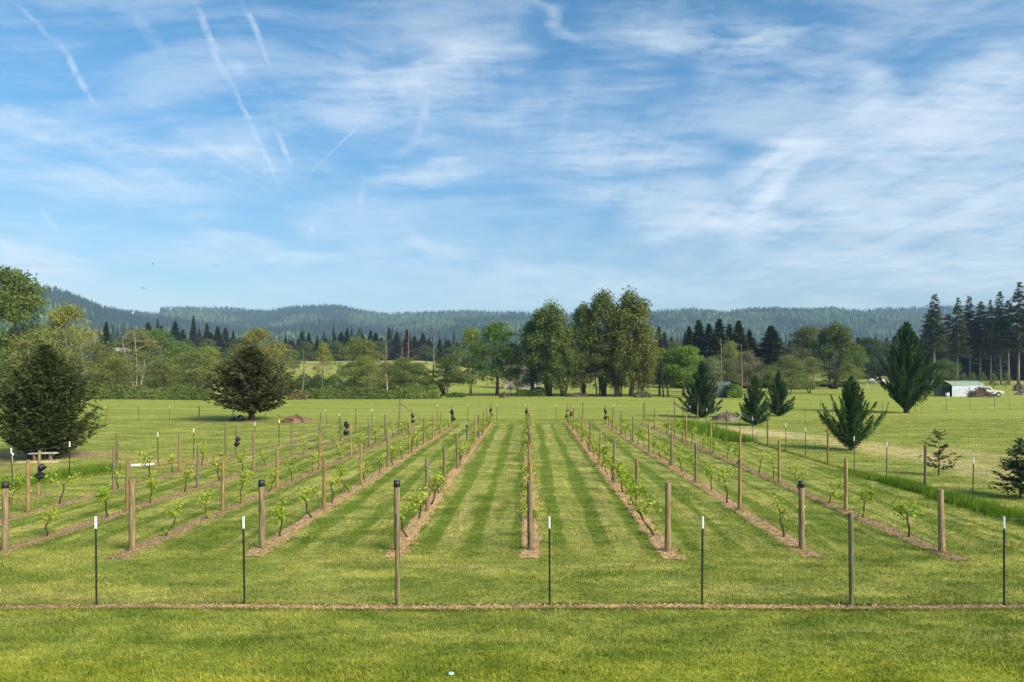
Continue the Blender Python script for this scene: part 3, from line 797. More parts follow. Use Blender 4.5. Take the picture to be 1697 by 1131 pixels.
def bag_mesh(seed, h, w):
    rr = np.random.default_rng(seed); nu, nv = 18, 22; V = []
    for j in range(nv + 1):
        t = j / nv; prof = .10 + .9 * abs(math.sin(t * math.pi * 1.95 + .2)) ** .8 * (1 - .25 * t)
        if j in (0, nv): prof = .02
        for i in range(nu):
            an = i / nu * 2 * math.pi; q = prof * w * .5 * (1 + .28 * math.sin(3 * an + seed + 5 * t) + .12 * math.sin(7 * an + 9 * t) + rr.normal(0, .06))
            V.append((q * math.cos(an) + .12 * w * math.sin(t * 5 + seed), q * math.sin(an) * .7, h * t))
    k = nu; i = np.arange(nv)[:, None] * k; j = np.arange(k)[None, :]
    a = Acc(); a.add(V, [np.stack([i + j, i + (j + 1) % k, i + k + (j + 1) % k, i + k + j], -1).reshape(-1, 4)], 0, True)
    return a.mesh('black_bundle', M_BAG)


for n_, (px, Y, py0, py1, w, lab) in enumerate([
        (70, 24.5, 794, 768, .42, 'black netting bundle on the pale post nearest the left edge'), (394, 35.5, 740, 723, .38, 'black netting bundle tied to the end post of the fifth row left'),
        (574, 43.4, 722, 698, .46, 'black netting bundle hanging right of the end post of the fourth row left'), (684, 52.4, 701, 685, .36, 'black netting bundle tied to the end post of the third row left'),
        (750, 54.6, 698, 678, .46, 'black netting bundle with two flared ends on the second row left end post'), (814, 58.4, 691, 676, .36, 'black netting bundle tied to the end post of the first row left'),
        (873, 58.4, 696, 677, .42, 'black netting bundle tied to the far end post of the centre row'), (939.5, 59.4, 695, 677, .36, 'black netting bundle on the far end post of the first row right'),
        (947, 56.0, 690, 682, .30, 'small black bundle on the second last post of the first row right'), (1003, 57.1, 696, 677, .38, 'black netting bundle tied to the far end post of the second row right')]):
    z0, z1 = zof(py0, Y), zof(py1, Y)
    o = link('black_bundle', bag_mesh(n_ + 3, z1 - z0, w * .72), None, (gx(px, Y), Y - .06, z0)); tag(o, lab, 'bundle', 'black bundles tied to row ends')

# ------------------------------------------------------------------ grass blades
def blades(name, x, y, hgt, wid, material, label, cat, lean=.45):
    n = len(x); th = rng.random(n) * 6.28; h = hgt * rng.uniform(.55, 1.2, n); w = wid * rng.uniform(.7, 1.3, n)
    z = ground_z(x, y)
    b = np.stack([x, y, z], 1); side = np.stack([np.cos(th) * w, np.sin(th) * w, np.zeros(n)], 1)
    ph = rng.random(n) * 6.28; l = h * lean * rng.random(n) * 1.4
    tip = b + np.stack([np.cos(ph) * l, np.sin(ph) * l, h], 1)
    V = np.stack([b - side, b + side, tip], 1).reshape(-1, 3)
    tag(link(name, np_mesh(name, V, [np.arange(n * 3).reshape(n, 3)], material, False)), label, cat, kind='stuff')


def off_strip(x, y):
    ok = np.abs(y - 13.0) > .10
    for r in ROWS:
        (x0, y0), (x1, y1) = ROWS[r][:2]; ya = y0 - .7 if r > -5 else 14
        ok &= ~((np.abs(x - (x0 + (x1 - x0) * (y - y0) / (y1 - y0))) < .21) & (y > ya) & (y < y1 + .4))
    return ok


def lawn():
    xs, ys, hs_, ws = [], [], [], []
    for (ya, yb, dens_, h, w) in [(8.6, 13, 1500, .050, .0065), (13, 18, 1000, .044, .0075), (18, 26, 420, .040, .010), (26, 40, 150, .036, .013), (40, 64, 50, .04, .022)]:
        A = (yb - ya) * (ya + yb) / 2 * 1.62; n = int(A * dens_)
        y = ya + (yb - ya) * rng.random(n); x = rng.uniform(-.80, .79, n) * y
        ok = off_strip(x, y); x, y = x[ok], y[ok]
        tuft = vnoise(x * 2.2, y * 3.0, 31); keep = rng.random(len(x)) < .45 + .9 * tuft; x, y = x[keep], y[keep]
        xs.append(x); ys.append(y); hs_.append(np.full(len(x), h) * (.75 + .6 * vnoise(x * 1.1 + 40, y * 1.4, 32))); ws.append(np.full(len(x), w))
    # shaggy edges along the mulch strips and the fence lines
    for r in ROWS:
        (x0, y0), (x1, y1) = ROWS[r][:2]; L = y1 - y0 + .8; n = int(L * 170)
        y = y0 - .7 + L * rng.random(n); s = np.sign(rng.random(n) - .5)
        x = x0 + (x1 - x0) * (y - y0) / (y1 - y0) + s * (.19 + .10 * vnoise(y * 2.5, s * 3 + r, 62) + rng.normal(0, .035, n))
        xs.append(x); ys.append(y); hs_.append(np.full(n, .065)); ws.append(np.full(n, .007))
        nw = int(L * 4.5); yw = np.repeat(y0 - .5 + L * rng.random(nw), 9) + rng.normal(0, .035, nw * 9); xw = np.repeat(rng.normal(0, .11, nw), 9) + x0 + (x1 - x0) * (yw - y0) / (y1 - y0) + rng.normal(0, .035, nw * 9)
        xs.append(xw); ys.append(yw); hs_.append(np.full(nw * 9, .085)); ws.append(np.full(nw * 9, .009))
        for p in ROWS[r][2]:
            xp = row_x(r, p) + rng.normal(0, .10, 60); xs.append(xp); ys.append(p + rng.normal(0, .10, 60)); hs_.append(np.full(60, .12)); ws.append(np.full(60, .007))
    for cyy, sg in ((12.86, -1), (13.13, 1)):
        n = 9000; x = rng.uniform(-11, 11, n); xs.append(x); ys.append(cyy + .04 * np.sin(x * .7) + sg * np.abs(rng.normal(0, .04, n)) - sg * .03 * vnoise(x * 2.3, x * 0 + sg, 61)); hs_.append(np.full(n, .06)); ws.append(np.full(n, .0055))
    for line in (LEFT_LINE, RIGHT_LINE, [(-10.8, 61.5), (13.3, 61.5)]):
        for (x0, y0), (x1, y1) in zip(line[:-1], line[1:]):
            n = int(math.hypot(x1 - x0, y1 - y0) * 130); t = rng.random(n)
            xs.append(x0 + (x1 - x0) * t + rng.normal(0, .05, n)); ys.append(y0 + (y1 - y0) * t + rng.normal(0, .05, n)); hs_.append(np.full(n, .14)); ws.append(np.full(n, .010))
    blades('lawn_grass', np.concatenate(xs), np.concatenate(ys), np.concatenate(hs_), np.concatenate(ws), M_BLADE, 'short mown lawn grass over the vineyard and the front strip', 'grass', .8)
    # long unmown grass along the right fence
    n = 22000; Y = rng.uniform(18, 31.5, n); fx = np.interp(Y, [18, 22.9, 26, 32], [15.1, 15.0, 14.9, 14.45]); x = fx - .20 + rng.normal(0, .28, n) * (.6 + .6 * vnoise(Y * .8, Y * 0, 3))
    blades('tall_grass', x, Y, .27 * (.6 + .8 * vnoise(x * 2, Y * 1.5, 41)) * sst(31.5, 27, Y), np.full(n, .010), M_TALL, 'long bright grass growing along the near right fence', 'grass')
    n = 9000; Y = rng.uniform(43, 57, n); x = np.interp(Y, [43, 57], [13.6, 13.0]) + rng.normal(0, .45, n)
    blades('tall_grass', x, Y, .5 * (.4 + .9 * vnoise(x * 1.2, Y * .8, 42)), np.full(n, .018), M_TALL, 'long bright grass heaped at the far end of the right fence', 'grass')
    n = 9000; Y = rng.uniform(23.5, 31, n); x = np.interp(Y, [23.5, 28, 31], [-19.9, -18.9, -17.9]) - .25 - np.abs(rng.normal(0, .7, n))
    blades('tall_grass', x, Y, .42 * (.4 + .9 * vnoise(x * 1.2, Y * .8, 43)), np.full(n, .011), M_TALL, 'long grass growing outside the near left fence', 'grass')


lawn()

# ------------------------------------------------------------------ trees
def unit(v): return v / (np.linalg.norm(v, axis=-1, keepdims=True) + 1e-9)


def leaf_cloud(acc, rr, C, size, upbias=.5, mat_=0, asp=.62, out=None):
    m = len(C); nrm = rr.normal(0, 1, (m, 3)) + np.array([0, 0, upbias])
    if out is not None: nrm = nrm + out * .8
    nrm = unit(nrm); Dv = unit(np.cross(nrm, rr.normal(0, 1, (m, 3)))); Av = np.cross(nrm, Dv); s = (size * rr.uniform(.6, 1.3, m))[:, None] * .5
    acc.quads(C, Dv * s, Av * s * asp, mat_)


def limb(acc, rr, p0, p1, r0, r1, sag=0.1, k=5, n=6):
    t = np.linspace(0, 1, n)[:, None]; ln = np.linalg.norm(p1 - p0)
    P = p0 + (p1 - p0) * t; P[:, 2] += (np.sin(t[:, 0] * math.pi) * sag * ln); P[1:-1] += rr.normal(0, .02 * ln, (n - 2, 3))
    acc.tube(P, np.linspace(r0, r1, n), k)


def broad_proto(seed, h=12.0, w=8.0, base=.18, ncl=70, per=130, leaf=.34, kind='round', stems=1, trunk=.22):
    """deciduous tree: trunk(s), limbs to every leaf cluster, leaves scattered through the clusters"""
    rr = np.random.default_rng(seed); T = Acc(); L = Acc(); cz = h * base; ch = h - cz
    prof = {'round': lambda t: math.sin(math.pi * min(1, t * .92 + .08)) ** .55, 'upright': lambda t: max(0, math.sin(math.pi * (t * .93 + .07) ** .88)) ** .60,
            'open': lambda t: math.sin(math.pi * min(1, t * .8 + .2)) ** .7, 'bush': lambda t: math.cos(t * math.pi / 2) ** .45}[kind]
    tops = []
    for s in range(stems):
        dx, dy = (0, 0) if stems == 1 else (math.cos(s * 2.4 + seed) * w * .16 * rr.uniform(.6, 1.4), math.sin(s * 2.4 + seed) * w * .16)
        ht = h * rr.uniform(.78, .93); n = 9; t = np.linspace(0, 1, n)
        b = np.array([dx * .25, dy * .25, 0.0]); P = b + np.stack([dx * 1.7 * t ** 1.2 + .012 * h * np.sin(t * 5 + seed + s), dy * 1.7 * t ** 1.2 + .012 * h * np.cos(t * 4 + s), t * ht], 1); P[0, 2] = -.2
        T.tube(P, (trunk / math.sqrt(stems)) * np.linspace(1.25, .18, n) * np.where(t == 0, 1.25, 1), 8); tops.append((P, t))
    for c in range(ncl):
        t = rr.random() ** .85; a = rr.random() * 6.283; rad = prof(t) * w * .5 * (rr.random() ** .42) * rr.uniform(.78, 1.10)
        ctr = np.array([rad * math.cos(a), rad * math.sin(a), cz + ch * (t * .93 + .03)])
        P, tt = tops[c % stems]; zt = max(h * .12, ctr[2] - rad * rr.uniform(.55, 1.1)); i = int(np.clip(np.searchsorted(P[:, 2], zt), 1, len(P) - 1)); p0 = P[i]
        if c % 2 == 0: limb(T, rr, p0, ctr, trunk * .22, trunk * .05, rr.uniform(-.02, .12), 5)
        cr = w * (.085 if kind != 'upright' else .075) * rr.uniform(.7, 1.5); m = int(per * rr.uniform(.6, 1.4))
        sh = np.array([1.25, 1.25, .62]) if kind != 'upright' else np.array([.95, .95, 1.75])
        off = unit(rr.normal(0, 1, (m, 3))) * (rr.random(m) ** .50 * 2.15)[:, None] * sh * cr * .78; o = unit(off)
        leaf_cloud(L, rr, ctr + off, leaf, .6, 0, .62, o)
    return T.mesh('trunk', M_BARK), L.mesh('crown', M_LEAF), h, w


def conifer_proto(seed, h, w, base=.06, levels=30, per=7, sprays=11, spray=.7, power=.85, droop=-.10, trunk=.2, prof=None, tipup=.15, asp=.34, fluff=.8, nside=3):
    """conifer: straight trunk, whorls of limbs, needle sprays all along and around them"""
    rr = np.random.default_rng(seed); T = Acc(); L = Acc(); n = 8; t = np.linspace(0, 1, n)
    P = np.stack([.01 * h * np.sin(t * 4 + seed) * (1 - t), .01 * h * np.cos(t * 3 + seed) * (1 - t), t * h * .985], 1); P[0, 2] = -.2
    T.tube(P, trunk * np.linspace(1.15, .06, n), 8)
    Cs, Ds, As = [], [], []
    for lv in range(levels):
        f = (lv + rr.random()) / levels; zc = h * (base + (1 - base) * f)
        rel = prof(f) if prof else (1 - f) ** power
        R0 = (w * .5) * rel + w * .012; sp = spray * (.26 + .74 * min(1, rel * 1.4)); tier = rr.uniform(.85, 1.1)
        for b in range(per):
            a = rr.random() * 6.283; ln = R0 * rr.uniform(.60, 1.10) * tier; s = np.linspace(.10, 1, sprays) + rr.normal(0, .04, sprays)
            zj = min(zc + rr.normal(0, 1) * h * (1 - base) / levels * .9, h * .985)
            z = zj + ln * (droop * s + tipup * s ** 2.2)
            ax = np.array([math.cos(a), math.sin(a), 0]); tn = np.array([-math.sin(a), math.cos(a), 0])
            C = s[:, None] * ln * ax + np.stack([s * 0, s * 0, z], 1) + rr.normal(0, .16 * sp, (sprays, 3))
            if b < 3 and ln > .3: T.tube([(0, 0, zj), C[sprays // 2], C[-1]], [trunk * .16, trunk * .09, trunk * .03], 4)
            for sg in np.linspace(-1, 1, nside):
                dd = unit(ax * rr.uniform(.5, 1.2) + tn * sg * rr.uniform(.4, 1.1) + np.stack([np.zeros(sprays), np.zeros(sprays), rr.uniform(-.7, .55, sprays) + .35 * tipup], 1)); m = (rr.uniform(.55, 1.3, sprays) * sp * .5)[:, None]
                nrm = unit(np.array([0, 0, 1.0]) + rr.normal(0, fluff, (sprays, 3))); Av = unit(np.cross(nrm, dd))
                Cs.append(C + dd * m * .7 + (tn * sg * sp * .12)); Ds.append(dd * m); As.append(Av * m * asp)
    k = 14; z = rr.uniform(.93, 1.0, k) * h; C = np.stack([rr.normal(0, .008 * h, k), rr.normal(0, .008 * h, k), z], 1); dd = unit(np.stack([rr.normal(0, .5, k), rr.normal(0, .5, k), np.ones(k)], 1)); m = spray * .22
    Cs.append(C); Ds.append(dd * m); As.append(unit(np.cross(dd, rr.normal(0, 1, (k, 3)))) * m * .4)
    C, Dd, A = np.concatenate(Cs), np.concatenate(Ds), np.concatenate(As)
    L.quads(C, Dd, A); return T.mesh('trunk', M_BARK), L.mesh('crown', M_NEEDLE), h, w


def cypress_proto(seed, h, w, sil, n=110, elev=(40, 70), spray=.30, per=70, trunk=.16, fat=.16, arms=(), low=.12, asp=.24):
    """cypress-like conifer: upswept feathery plumes; sil gives the outline radius at each height"""
    rr = np.random.default_rng(seed); T = Acc(); L = Acc(); T.tube([(0, 0, -.2), (0, 0, h * .2), (0.015 * h, 0, h * .6), (0, 0, h * .97)], [trunk * 1.1, trunk, trunk * .5, trunk * .06], 8)
    us, rs = zip(*sil); todo = [(a, u, r, 1.0) for a, u, r in arms]
    for i in range(n):
        u = low + (1 - low) * ((i + rr.random()) / n) ** .9; todo.append((i * 2.399963 + rr.normal(0, .3), u, float(np.interp(u, us, rs)) * (rr.uniform(.60, 1.18) if rr.random() < .75 else rr.uniform(.15, .6)), 1.0))
    for i, (a, u, r, kk) in enumerate(todo):
        rad = w * .5 * r; zt = h * u; e = R(elev[0] + (elev[1] - elev[0]) * u + rr.normal(0, 5)); zb = max(.03 * h + .04 * h * rr.random(), zt - rad * math.tan(e) - .10 * h); zb = min(zb, zt - .05 * h)
        ln = math.hypot(rad, zt - zb); m_ = int(per * (.35 + .65 * min(1.6, ln / (.35 * h)))); s = rr.random(m_) ** .7
        c0 = np.array([math.cos(a), math.sin(a), 0]); x = rad * s ** 1.0 * (1 + .10 * np.sin(s * math.pi)); zz = zb + (zt - zb) * s ** 1.25
        ax = c0[None, :] * x[:, None] + np.stack([s * 0, s * 0, zz], 1)
        thick = fat * ln * np.clip(1.02 - s, 0, 1) ** .7 * np.clip(s * 2.5 + .25, 0, 1)
        C = ax + rr.normal(0, 1, (m_, 3)) * (thick * .5)[:, None]
        dirv = unit(np.array([c0[0] * rad, c0[1] * rad, (zt - zb) * 1.15])); out = unit(C - ax + 1e-6)
        t = unit(dirv + c0 * .45 + out * .7 + rr.normal(0, .50, (m_, 3))); nrm = unit(rr.normal(0, 1, (m_, 3))); Av = unit(np.cross(nrm, t)); m = (rr.uniform(.6, 1.3, m_) * spray * .5)[:, None]
        L.quads(C, t * m, Av * m * asp)
        if i % 2 == 0: T.tube([(0, 0, zb), c0 * rad * .55 + np.array([0, 0, zb + (zt - zb) * .42]), c0 * rad * .95 + np.array([0, 0, zb + (zt - zb) * .93])], [trunk * .2, trunk * .12, trunk * .03], 4)
    return T.mesh('trunk', M_BARK), L.mesh('crown', M_NEEDLE), h, w


def snag_proto(seed, h=11.0, nb=9, lean=.04, spread=.22):
    rr = np.random.default_rng(seed); T = Acc(); n = 9; t = np.linspace(0, 1, n); P = np.stack([lean * h * t + .015 * h * np.sin(t * 5 + seed), .01 * h * np.cos(t * 4), t * h], 1); P[0, 2] = -.2
    T.tube(P, np.linspace(.20, .03, n), 7)
    for b in range(nb):
        i = rr.integers(3, n - 1); a = rr.random() * 6.28; q = P[i] + np.array([math.cos(a), math.sin(a), rr.uniform(.3, 1.2)]) * h * spread * rr.uniform(.4, 1)
        limb(T, rr, P[i], q, .05, .012, .05)
        for _ in range(2): limb(T, rr, P[i] * .4 + q * .6, q + rr.normal(0, .06 * h, 3), .02, .006, 0, 4, 4)
    return T.mesh('trunk', M_BARK)


def plant(name, proto, px, Y, top, wpx, colr, label, cat='tree', group=None, bark=(.16, .13, .10), rz=None, base_py=None, lean=0.0):
    tr, cr, h, w = proto; x = gx(px, Y); z = float(ground_z(x, Y)) - .05
    if base_py: z = zof(base_py, Y)
    ht = zof(top, Y) - z; wd = wpx * Y / F
    root = link(name, None, None, (x, Y, z), random.random() * 6.28 if rz is None else rz); root.scale = (wd / w, wd / w, ht / h)
    if lean: root.rotation_euler[1] = lean
    gain = 1.55 if cr.materials[0] is M_LEAF else 1.25
    link('trunk', tr, root, color=tuple(1.25 * q for q in bark)); link('crown', cr, root, color=tuple(gain * q for q in colr))
    tag(root, label, cat, group); return root


ROUND = [broad_proto(101, per=170, leaf=.28), broad_proto(102, ncl=85, per=170, leaf=.28), broad_proto(103, base=.22, ncl=64, per=170, leaf=.28)]
OPEN = [broad_proto(111, 12, 8, .22, 78, 95, .25, 'open', 1, .15), broad_proto(112, 12, 8, .18, 84, 90, .24, 'open', 3, .16), broad_proto(113, 12, 8, .14, 76, 95, .25, 'open', 2, .15)]
COTT = [broad_proto(121, 17, 6.4, .13, 120, 130, .31, 'upright', 2, .30), broad_proto(122, 17, 7.2, .14, 130, 130, .31, 'upright', 3, .32), broad_proto(123, 17, 6.0, .16, 95, 130, .30, 'upright', 1, .28)]
BUSH = [broad_proto(131, 5, 6, .02, 55, 110, .24, 'bush', 4, .12), broad_proto(132, 5, 6, .03, 50, 110, .22, 'bush', 3, .12)]
FIR = [conifer_proto(141, 26, 8, .05, 50, 9, 8, 1.5, 1.1, -.30, .30, None, .12, .40), conifer_proto(142, 26, 8.5, .04, 48, 9, 8, 1.5, .92, -.26, .30, None, .12, .40)]
TALLFIR = [conifer_proto(151, 32, 7.6, .38, 36, 5, 9, 1.05, .75, -.40, .26, None, .28, .34, 1.0), conifer_proto(152, 32, 7.0, .46, 30, 5, 9, 1.0, .65, -.32, .26, None, .30, .34, 1.0), conifer_proto(153, 32, 8.6, .34, 38, 5, 9, 1.1, .8, -.42, .28, None, .26, .34, 1.0)]
GREEN1, GREEN2, GREEN3 = (.085, .125, .028), (.115, .160, .030), (.070, .105, .030)
OLIVE, YELLOW, BROWN = (.120, .130, .045), (.165, .170, .035), (.105, .098, .040)
DARKFIR, FIRB = (.040, .056, .028), (.048, .062, .030)
PALE = (.30, .27, .22)


def trees():
    # big conifers of the lawn
    spruce = conifer_proto(201, 5.8, 5.4, .02, 50, 24, 13, .25, .72, -.05, .13, lambda f: float(np.interp(f, [0, .2, .42, .63, .85, 1], [.92, .98, .84, .60, .26, .02])), .55, .34)
    plant('spruce_tree', spruce, 76, 35.0, 572, 158, (.044, .062, .019), 'bushy dark spruce with branches to the ground at the left edge', 'conifer', bark=(.07, .05, .035))
    oval = conifer_proto(202, 6.8, 7.5, .15, 36, 19, 12, .36, 1, -.06, .24, lambda f: float(np.interp(f, [0, .1, .25, .42, .6, .8, 1], [.66, .90, 1, .92, .70, .40, .06])), .26, .38)
    plant('round_conifer', oval, 416, 62.0, 574, 146, (.056, .064, .022), 'dark round-crowned conifer with a short bare trunk on the lawn', 'conifer', bark=(.08, .055, .035))
    SIL = [(0, .10), (.10, .18), (.18, .36), (.27, .62), (.38, 1.0), (.50, .90), (.62, .74), (.75, .53), (.88, .30), (1, .04)]
    big = cypress_proto(203, 9.9, 7.6, SIL, 230, (8, 60), .30, 230, .30, .115, (), .12, .30)
    plant('cypress_tree', big, 1502, 73.7, 533, 104, (.044, .084, .032), 'largest dark green cypress, tapering at both ends, near the carport', 'cypress', bark=(.09, .06, .04))
    small = cypress_proto(204, 4.3, 4.0, [(0, .08), (.12, .22), (.25, .55), (.40, .74), (.55, .62), (.72, .42), (.88, .22), (1, .03)], 120, (14, 62), .14, 260, .11, .14, [(.1, .53, .98), (3.1, .54, 1.0), (.35, .74, .66), (2.7, .66, .72), (-.4, .46, .85), (3.6, .44, .85), (1.7, .5, .8), (4.6, .55, .7), (-.15, .62, .80), (.05, .5, .9), (3.2, .5, .9)], .18, .30)
    plant('cypress_tree', small, 1410, 38.6, 622, 108, (.054, .105, .036), 'young cypress with splayed upswept limbs behind the right fence', 'cypress', bark=(.10, .07, .05))
    mid = cypress_proto(205, 5.4, 3.9, [(0, .18), (.08, .42), (.18, .80), (.30, 1.0), (.45, .86), (.60, .64), (.75, .43), (.88, .24), (1, .04)], 135, (10, 60), .21, 210, .15, .155, (), .09, .32)
    plant('cypress_tree', mid, 1163, 66.0, 598, 74, (.042, .078, .042), 'dark cypress standing before the grey-green willow', 'cypress', bark=(.09, .06, .04))
    plant('cypress_tree', mid, 1251, 56.5, 622, 60, (.050, .098, .042), 'narrow cypress right of the grey dirt mound', 'cypress', bark=(.09, .06, .04))
    plant('cypress_tree', mid, 1290, 68.0, 616, 50, (.046, .090, .040), 'small cypress with a leaning stem, second right of the dirt mound', 'cypress', bark=(.09, .06, .04))
    sap = conifer_proto(206, 2.0, 1.7, .16, 10, 3, 12, .17, .7, .0, .035, lambda f: .95 - .75 * f, .45, .32)
    plant('fir_sapling', sap, 1556, 29.3, 716, 66, (.050, .060, .024), 'thin sparse sapling beside a wooden post in the right field', 'sapling', bark=(.16, .12, .09))
    sap2 = conifer_proto(207, 2.1, 2.0, .10, 18, 7, 13, .17, .85, .0, .04, None, .25, .32)
    plant('fir_sapling', sap2, 1692, 24.2, 726, 92, (.036, .062, .030), 'fuller fir sapling cut by the right edge of the view', 'sapling', bark=(.12, .09, .07))

    # left group of trees
    A = [
        ('maple_tree', ROUND[1], 22, 92, 446, 118, (.075, .105, .028), 'tall leafy tree rising highest at the left edge', None, 0),
        ('alder_tree', OPEN[1], -30, 98, 500, 130, (.070, .105, .028), 'dense tree at the extreme left behind the tallest tree', None, 0),
        ('alder_tree', OPEN[2], 62, 84, 548, 92, (.125, .140, .040), 'yellow-green bare-limbed tree under the tallest left tree', PALE, 0),
        ('alder_tree', OPEN[0], 112, 122, 506, 96, YELLOW, 'yellowish spreading tree with pale bare stems, left group', PALE, 0),
        ('alder_tree', ROUND[2], 88, 128, 540, 100, GREEN3, 'dark green tree filling behind the yellowish spreading tree', None, 0),
        ('alder_tree', OPEN[1], 150, 112, 562, 88, OLIVE, 'olive alder with crossed leaning pale trunks', PALE, .10),
        ('alder_tree', OPEN[2], 190, 108, 590, 66, (.150, .165, .035), 'low yellow-green tree between pale leaning trunks and birch', PALE, 0),
        ('birch_tree', OPEN[1], 226, 110, 543, 92, (.118, .130, .048), 'birch clump with upright white trunks on the left', (.44, .41, .36), 0),
        ('fir_tree', FIR[0], 176, 190, 533, 40, DARKFIR, 'dark pointed fir behind the olive alder', None, 0),
        ('broadleaf_tree', ROUND[0], 212, 175, 560, 70, (.055, .095, .025), 'dark green round tree behind the white building', None, 0),
        ('broadleaf_tree', ROUND[1], 262, 170, 546, 64, (.065, .110, .030), 'mid green tree behind the birch clump', None, 0),
        ('broadleaf_tree', ROUND[2], 296, 160, 568, 70, (.085, .130, .030), 'fresh green tree just right of the birch clump', None, 0),
        ('alder_tree', OPEN[1], 318, 116, 580, 104, (.115, .145, .038), 'light olive shrub-like tree left of the round-crowned conifer', None, 0),
        ('alder_tree', OPEN[2], 268, 112, 600, 72, (.105, .120, .042), 'low olive tree behind the left hedge', None, 0),
        ('broadleaf_tree', ROUND[0], 345, 150, 574, 56, (.130, .165, .035), 'small yellow-green tree behind the round-crowned conifer, left', None, 0),
        ('alder_tree', OPEN[0], 428, 118, 545, 84, (.150, .150, .040), 'yellowish tree showing above the round-crowned conifer', None, 0),
        ('alder_tree', OPEN[2], 462, 122, 566, 60, OLIVE, 'dull olive tree right behind the round-crowned conifer', None, 0),
        ('alder_tree', OPEN[1], 388, 140, 586, 66, OLIVE, 'olive tree half hidden by the round-crowned conifer', None, 0),
        ('broadleaf_tree', OPEN[0], 536, 140, 568, 34, (.155, .165, .035), 'small yellow-green tree alone in the raised hay field', None, 0),
        ('broadleaf_tree', ROUND[1], 489, 220, 581, 20, (.075, .125, .028), 'small round green tree at the hay field edge', None, 0),
        ('alder_tree', OPEN[1], 588, 116, 556, 54, (.110, .135, .040), 'tall thin olive tree above the bramble mound', None, 0),
        ('alder_tree', OPEN[2], 618, 114, 563, 58, (.105, .125, .042), 'leaning olive tree right of the tall thin one', PALE, .12),
        ('alder_tree', OPEN[0], 604, 112, 590, 60, (.130, .155, .038), 'short yellow-green tree in front of the bramble mound', PALE, 0),
        ('broadleaf_tree', ROUND[0], 668, 118, 592, 62, (.095, .125, .036), 'rounded olive shrub tree left of the tall dead snag', None, 0),
        ('broadleaf_tree', ROUND[2], 640, 130, 600, 46, (.085, .120, .032), 'small green tree behind the bramble mound', None, 0),
        ('broadleaf_tree', ROUND[1], 693, 120, 603, 48, (.090, .120, .034), 'low round tree just left of the dead snag pair', None, 0),
        ('plum_tree', ROUND[2], 741, 121, 592, 62, (.055, .078, .026), 'dark spreading tree with forked stems right of the hedge', None, 0),
        ('broadleaf_tree', OPEN[2], 782, 124, 543, 64, (.115, .155, .036), 'light green tree with an airy crown left of centre', None, 0),
        ('broadleaf_tree', ROUND[0], 824, 124, 533, 84, (.068, .118, .028), 'fresh green tree with a single trunk left of the cottonwoods', None, 0),
        ('broadleaf_tree', OPEN[0], 846, 122, 610, 34, (.155, .190, .035), 'yellow-green sapling between the fresh green tree and cottonwood', None, 0),
        ('broadleaf_tree', OPEN[1], 858, 130, 590, 44, (.100, .110, .050), 'thin half-bare tree before the long low house', None, 0),
        # cottonwoods in the middle
        ('cottonwood_tree', COTT[0], 911, 119, 502, 88, (.088, .124, .032), 'cottonwood with a peaked crown left of the tall middle group', (.13, .10, .08), 0),
        ('cottonwood_tree', COTT[2], 880, 121, 534, 60, (.088, .116, .034), 'shorter brownish cottonwood on the left flank of the peaked one', (.13, .10, .08), 0),
        ('cottonwood_tree', COTT[1], 932, 118, 552, 66, (.090, .128, .032), 'low dense cottonwood at the right foot of the peaked one', (.13, .10, .08), 0),
        ('cottonwood_tree', COTT[2], 966, 122, 506, 64, (.084, .116, .031), 'slender cottonwood at the left of the tall middle group', (.12, .095, .075), 0),
        ('cottonwood_tree', COTT[1], 1001, 121, 488, 92, (.090, .116, .031), 'broad middle cottonwood of the tallest group', (.12, .095, .075), 0),
        ('cottonwood_tree', COTT[0], 1045, 120, 483, 94, (.102, .122, .034), 'tallest cottonwood with a rounded top, right of the group', (.12, .095, .075), 0),
        ('cottonwood_tree', COTT[2], 1022, 117, 548, 86, (.092, .112, .032), 'lower front cottonwood beneath the tallest two', (.12, .095, .075), 0),
        ('cottonwood_tree', COTT[1], 1064, 119, 540, 52, (.112, .108, .036), 'rusty-tinged low cottonwood at the right of the tallest', (.12, .095, .075), 0),
        ('broadleaf_tree', OPEN[1], 966, 117, 585, 56, (.090, .098, .036), 'sparse young tree among thin stems left of the tall group', None, 0),
        # right of centre
        ('broadleaf_tree', ROUND[1], 1132, 122, 574, 86, (.088, .148, .026), 'bright green round tree right of the cottonwoods', None, 0),
        ('broadleaf_tree', ROUND[0], 1094, 124, 576, 56, (.098, .150, .028), 'bright green tree tucked against the cottonwoods', None, 0),
        ('fir_tree', FIR[0], 1092, 230, 541, 42, (.036, .044, .028), 'lone dark fir rising behind the bright green trees', None, 0),
        ('willow_tree', ROUND[2], 1178, 112, 592, 46, (.118, .140, .072), 'grey-green willow behind the dark cypress', None, 0),
        ('broadleaf_tree', OPEN[2], 1210, 135, 566, 50, (.125, .150, .050), 'pale green tree behind the grey-green willow', None, 0),
        ('broadleaf_tree', OPEN[0], 1238, 130, 583, 54, (.118, .110, .070), 'greyish half-leafed shrub tree in front of the conifers', None, 0),
        ('broadleaf_tree', ROUND[0], 1150, 150, 586, 50, (.105, .145, .036), 'light green tree between cottonwood and dark conifers', None, 0),
        ('broadleaf_tree', ROUND[2], 1276, 150, 606, 56, (.090, .120, .036), 'low green tree beneath the dark round conifer', None, 0),
        ('broadleaf_tree', OPEN[1], 1306, 132, 588, 70, (.112, .140, .046), 'light willowy tree left of the tall twin green trees', None, 0),
        ('broadleaf_tree', ROUND[1], 1336, 185, 541, 64, (.078, .086, .034), 'brownish green tree, left of the tall twin trees', (.1, .08, .06), 0),
        ('broadleaf_tree', COTT[0], 1383, 165, 536, 78, (.080, .108, .030), 'tall green tree with a dark trunk, right of twin trees', (.08, .06, .05), 0),
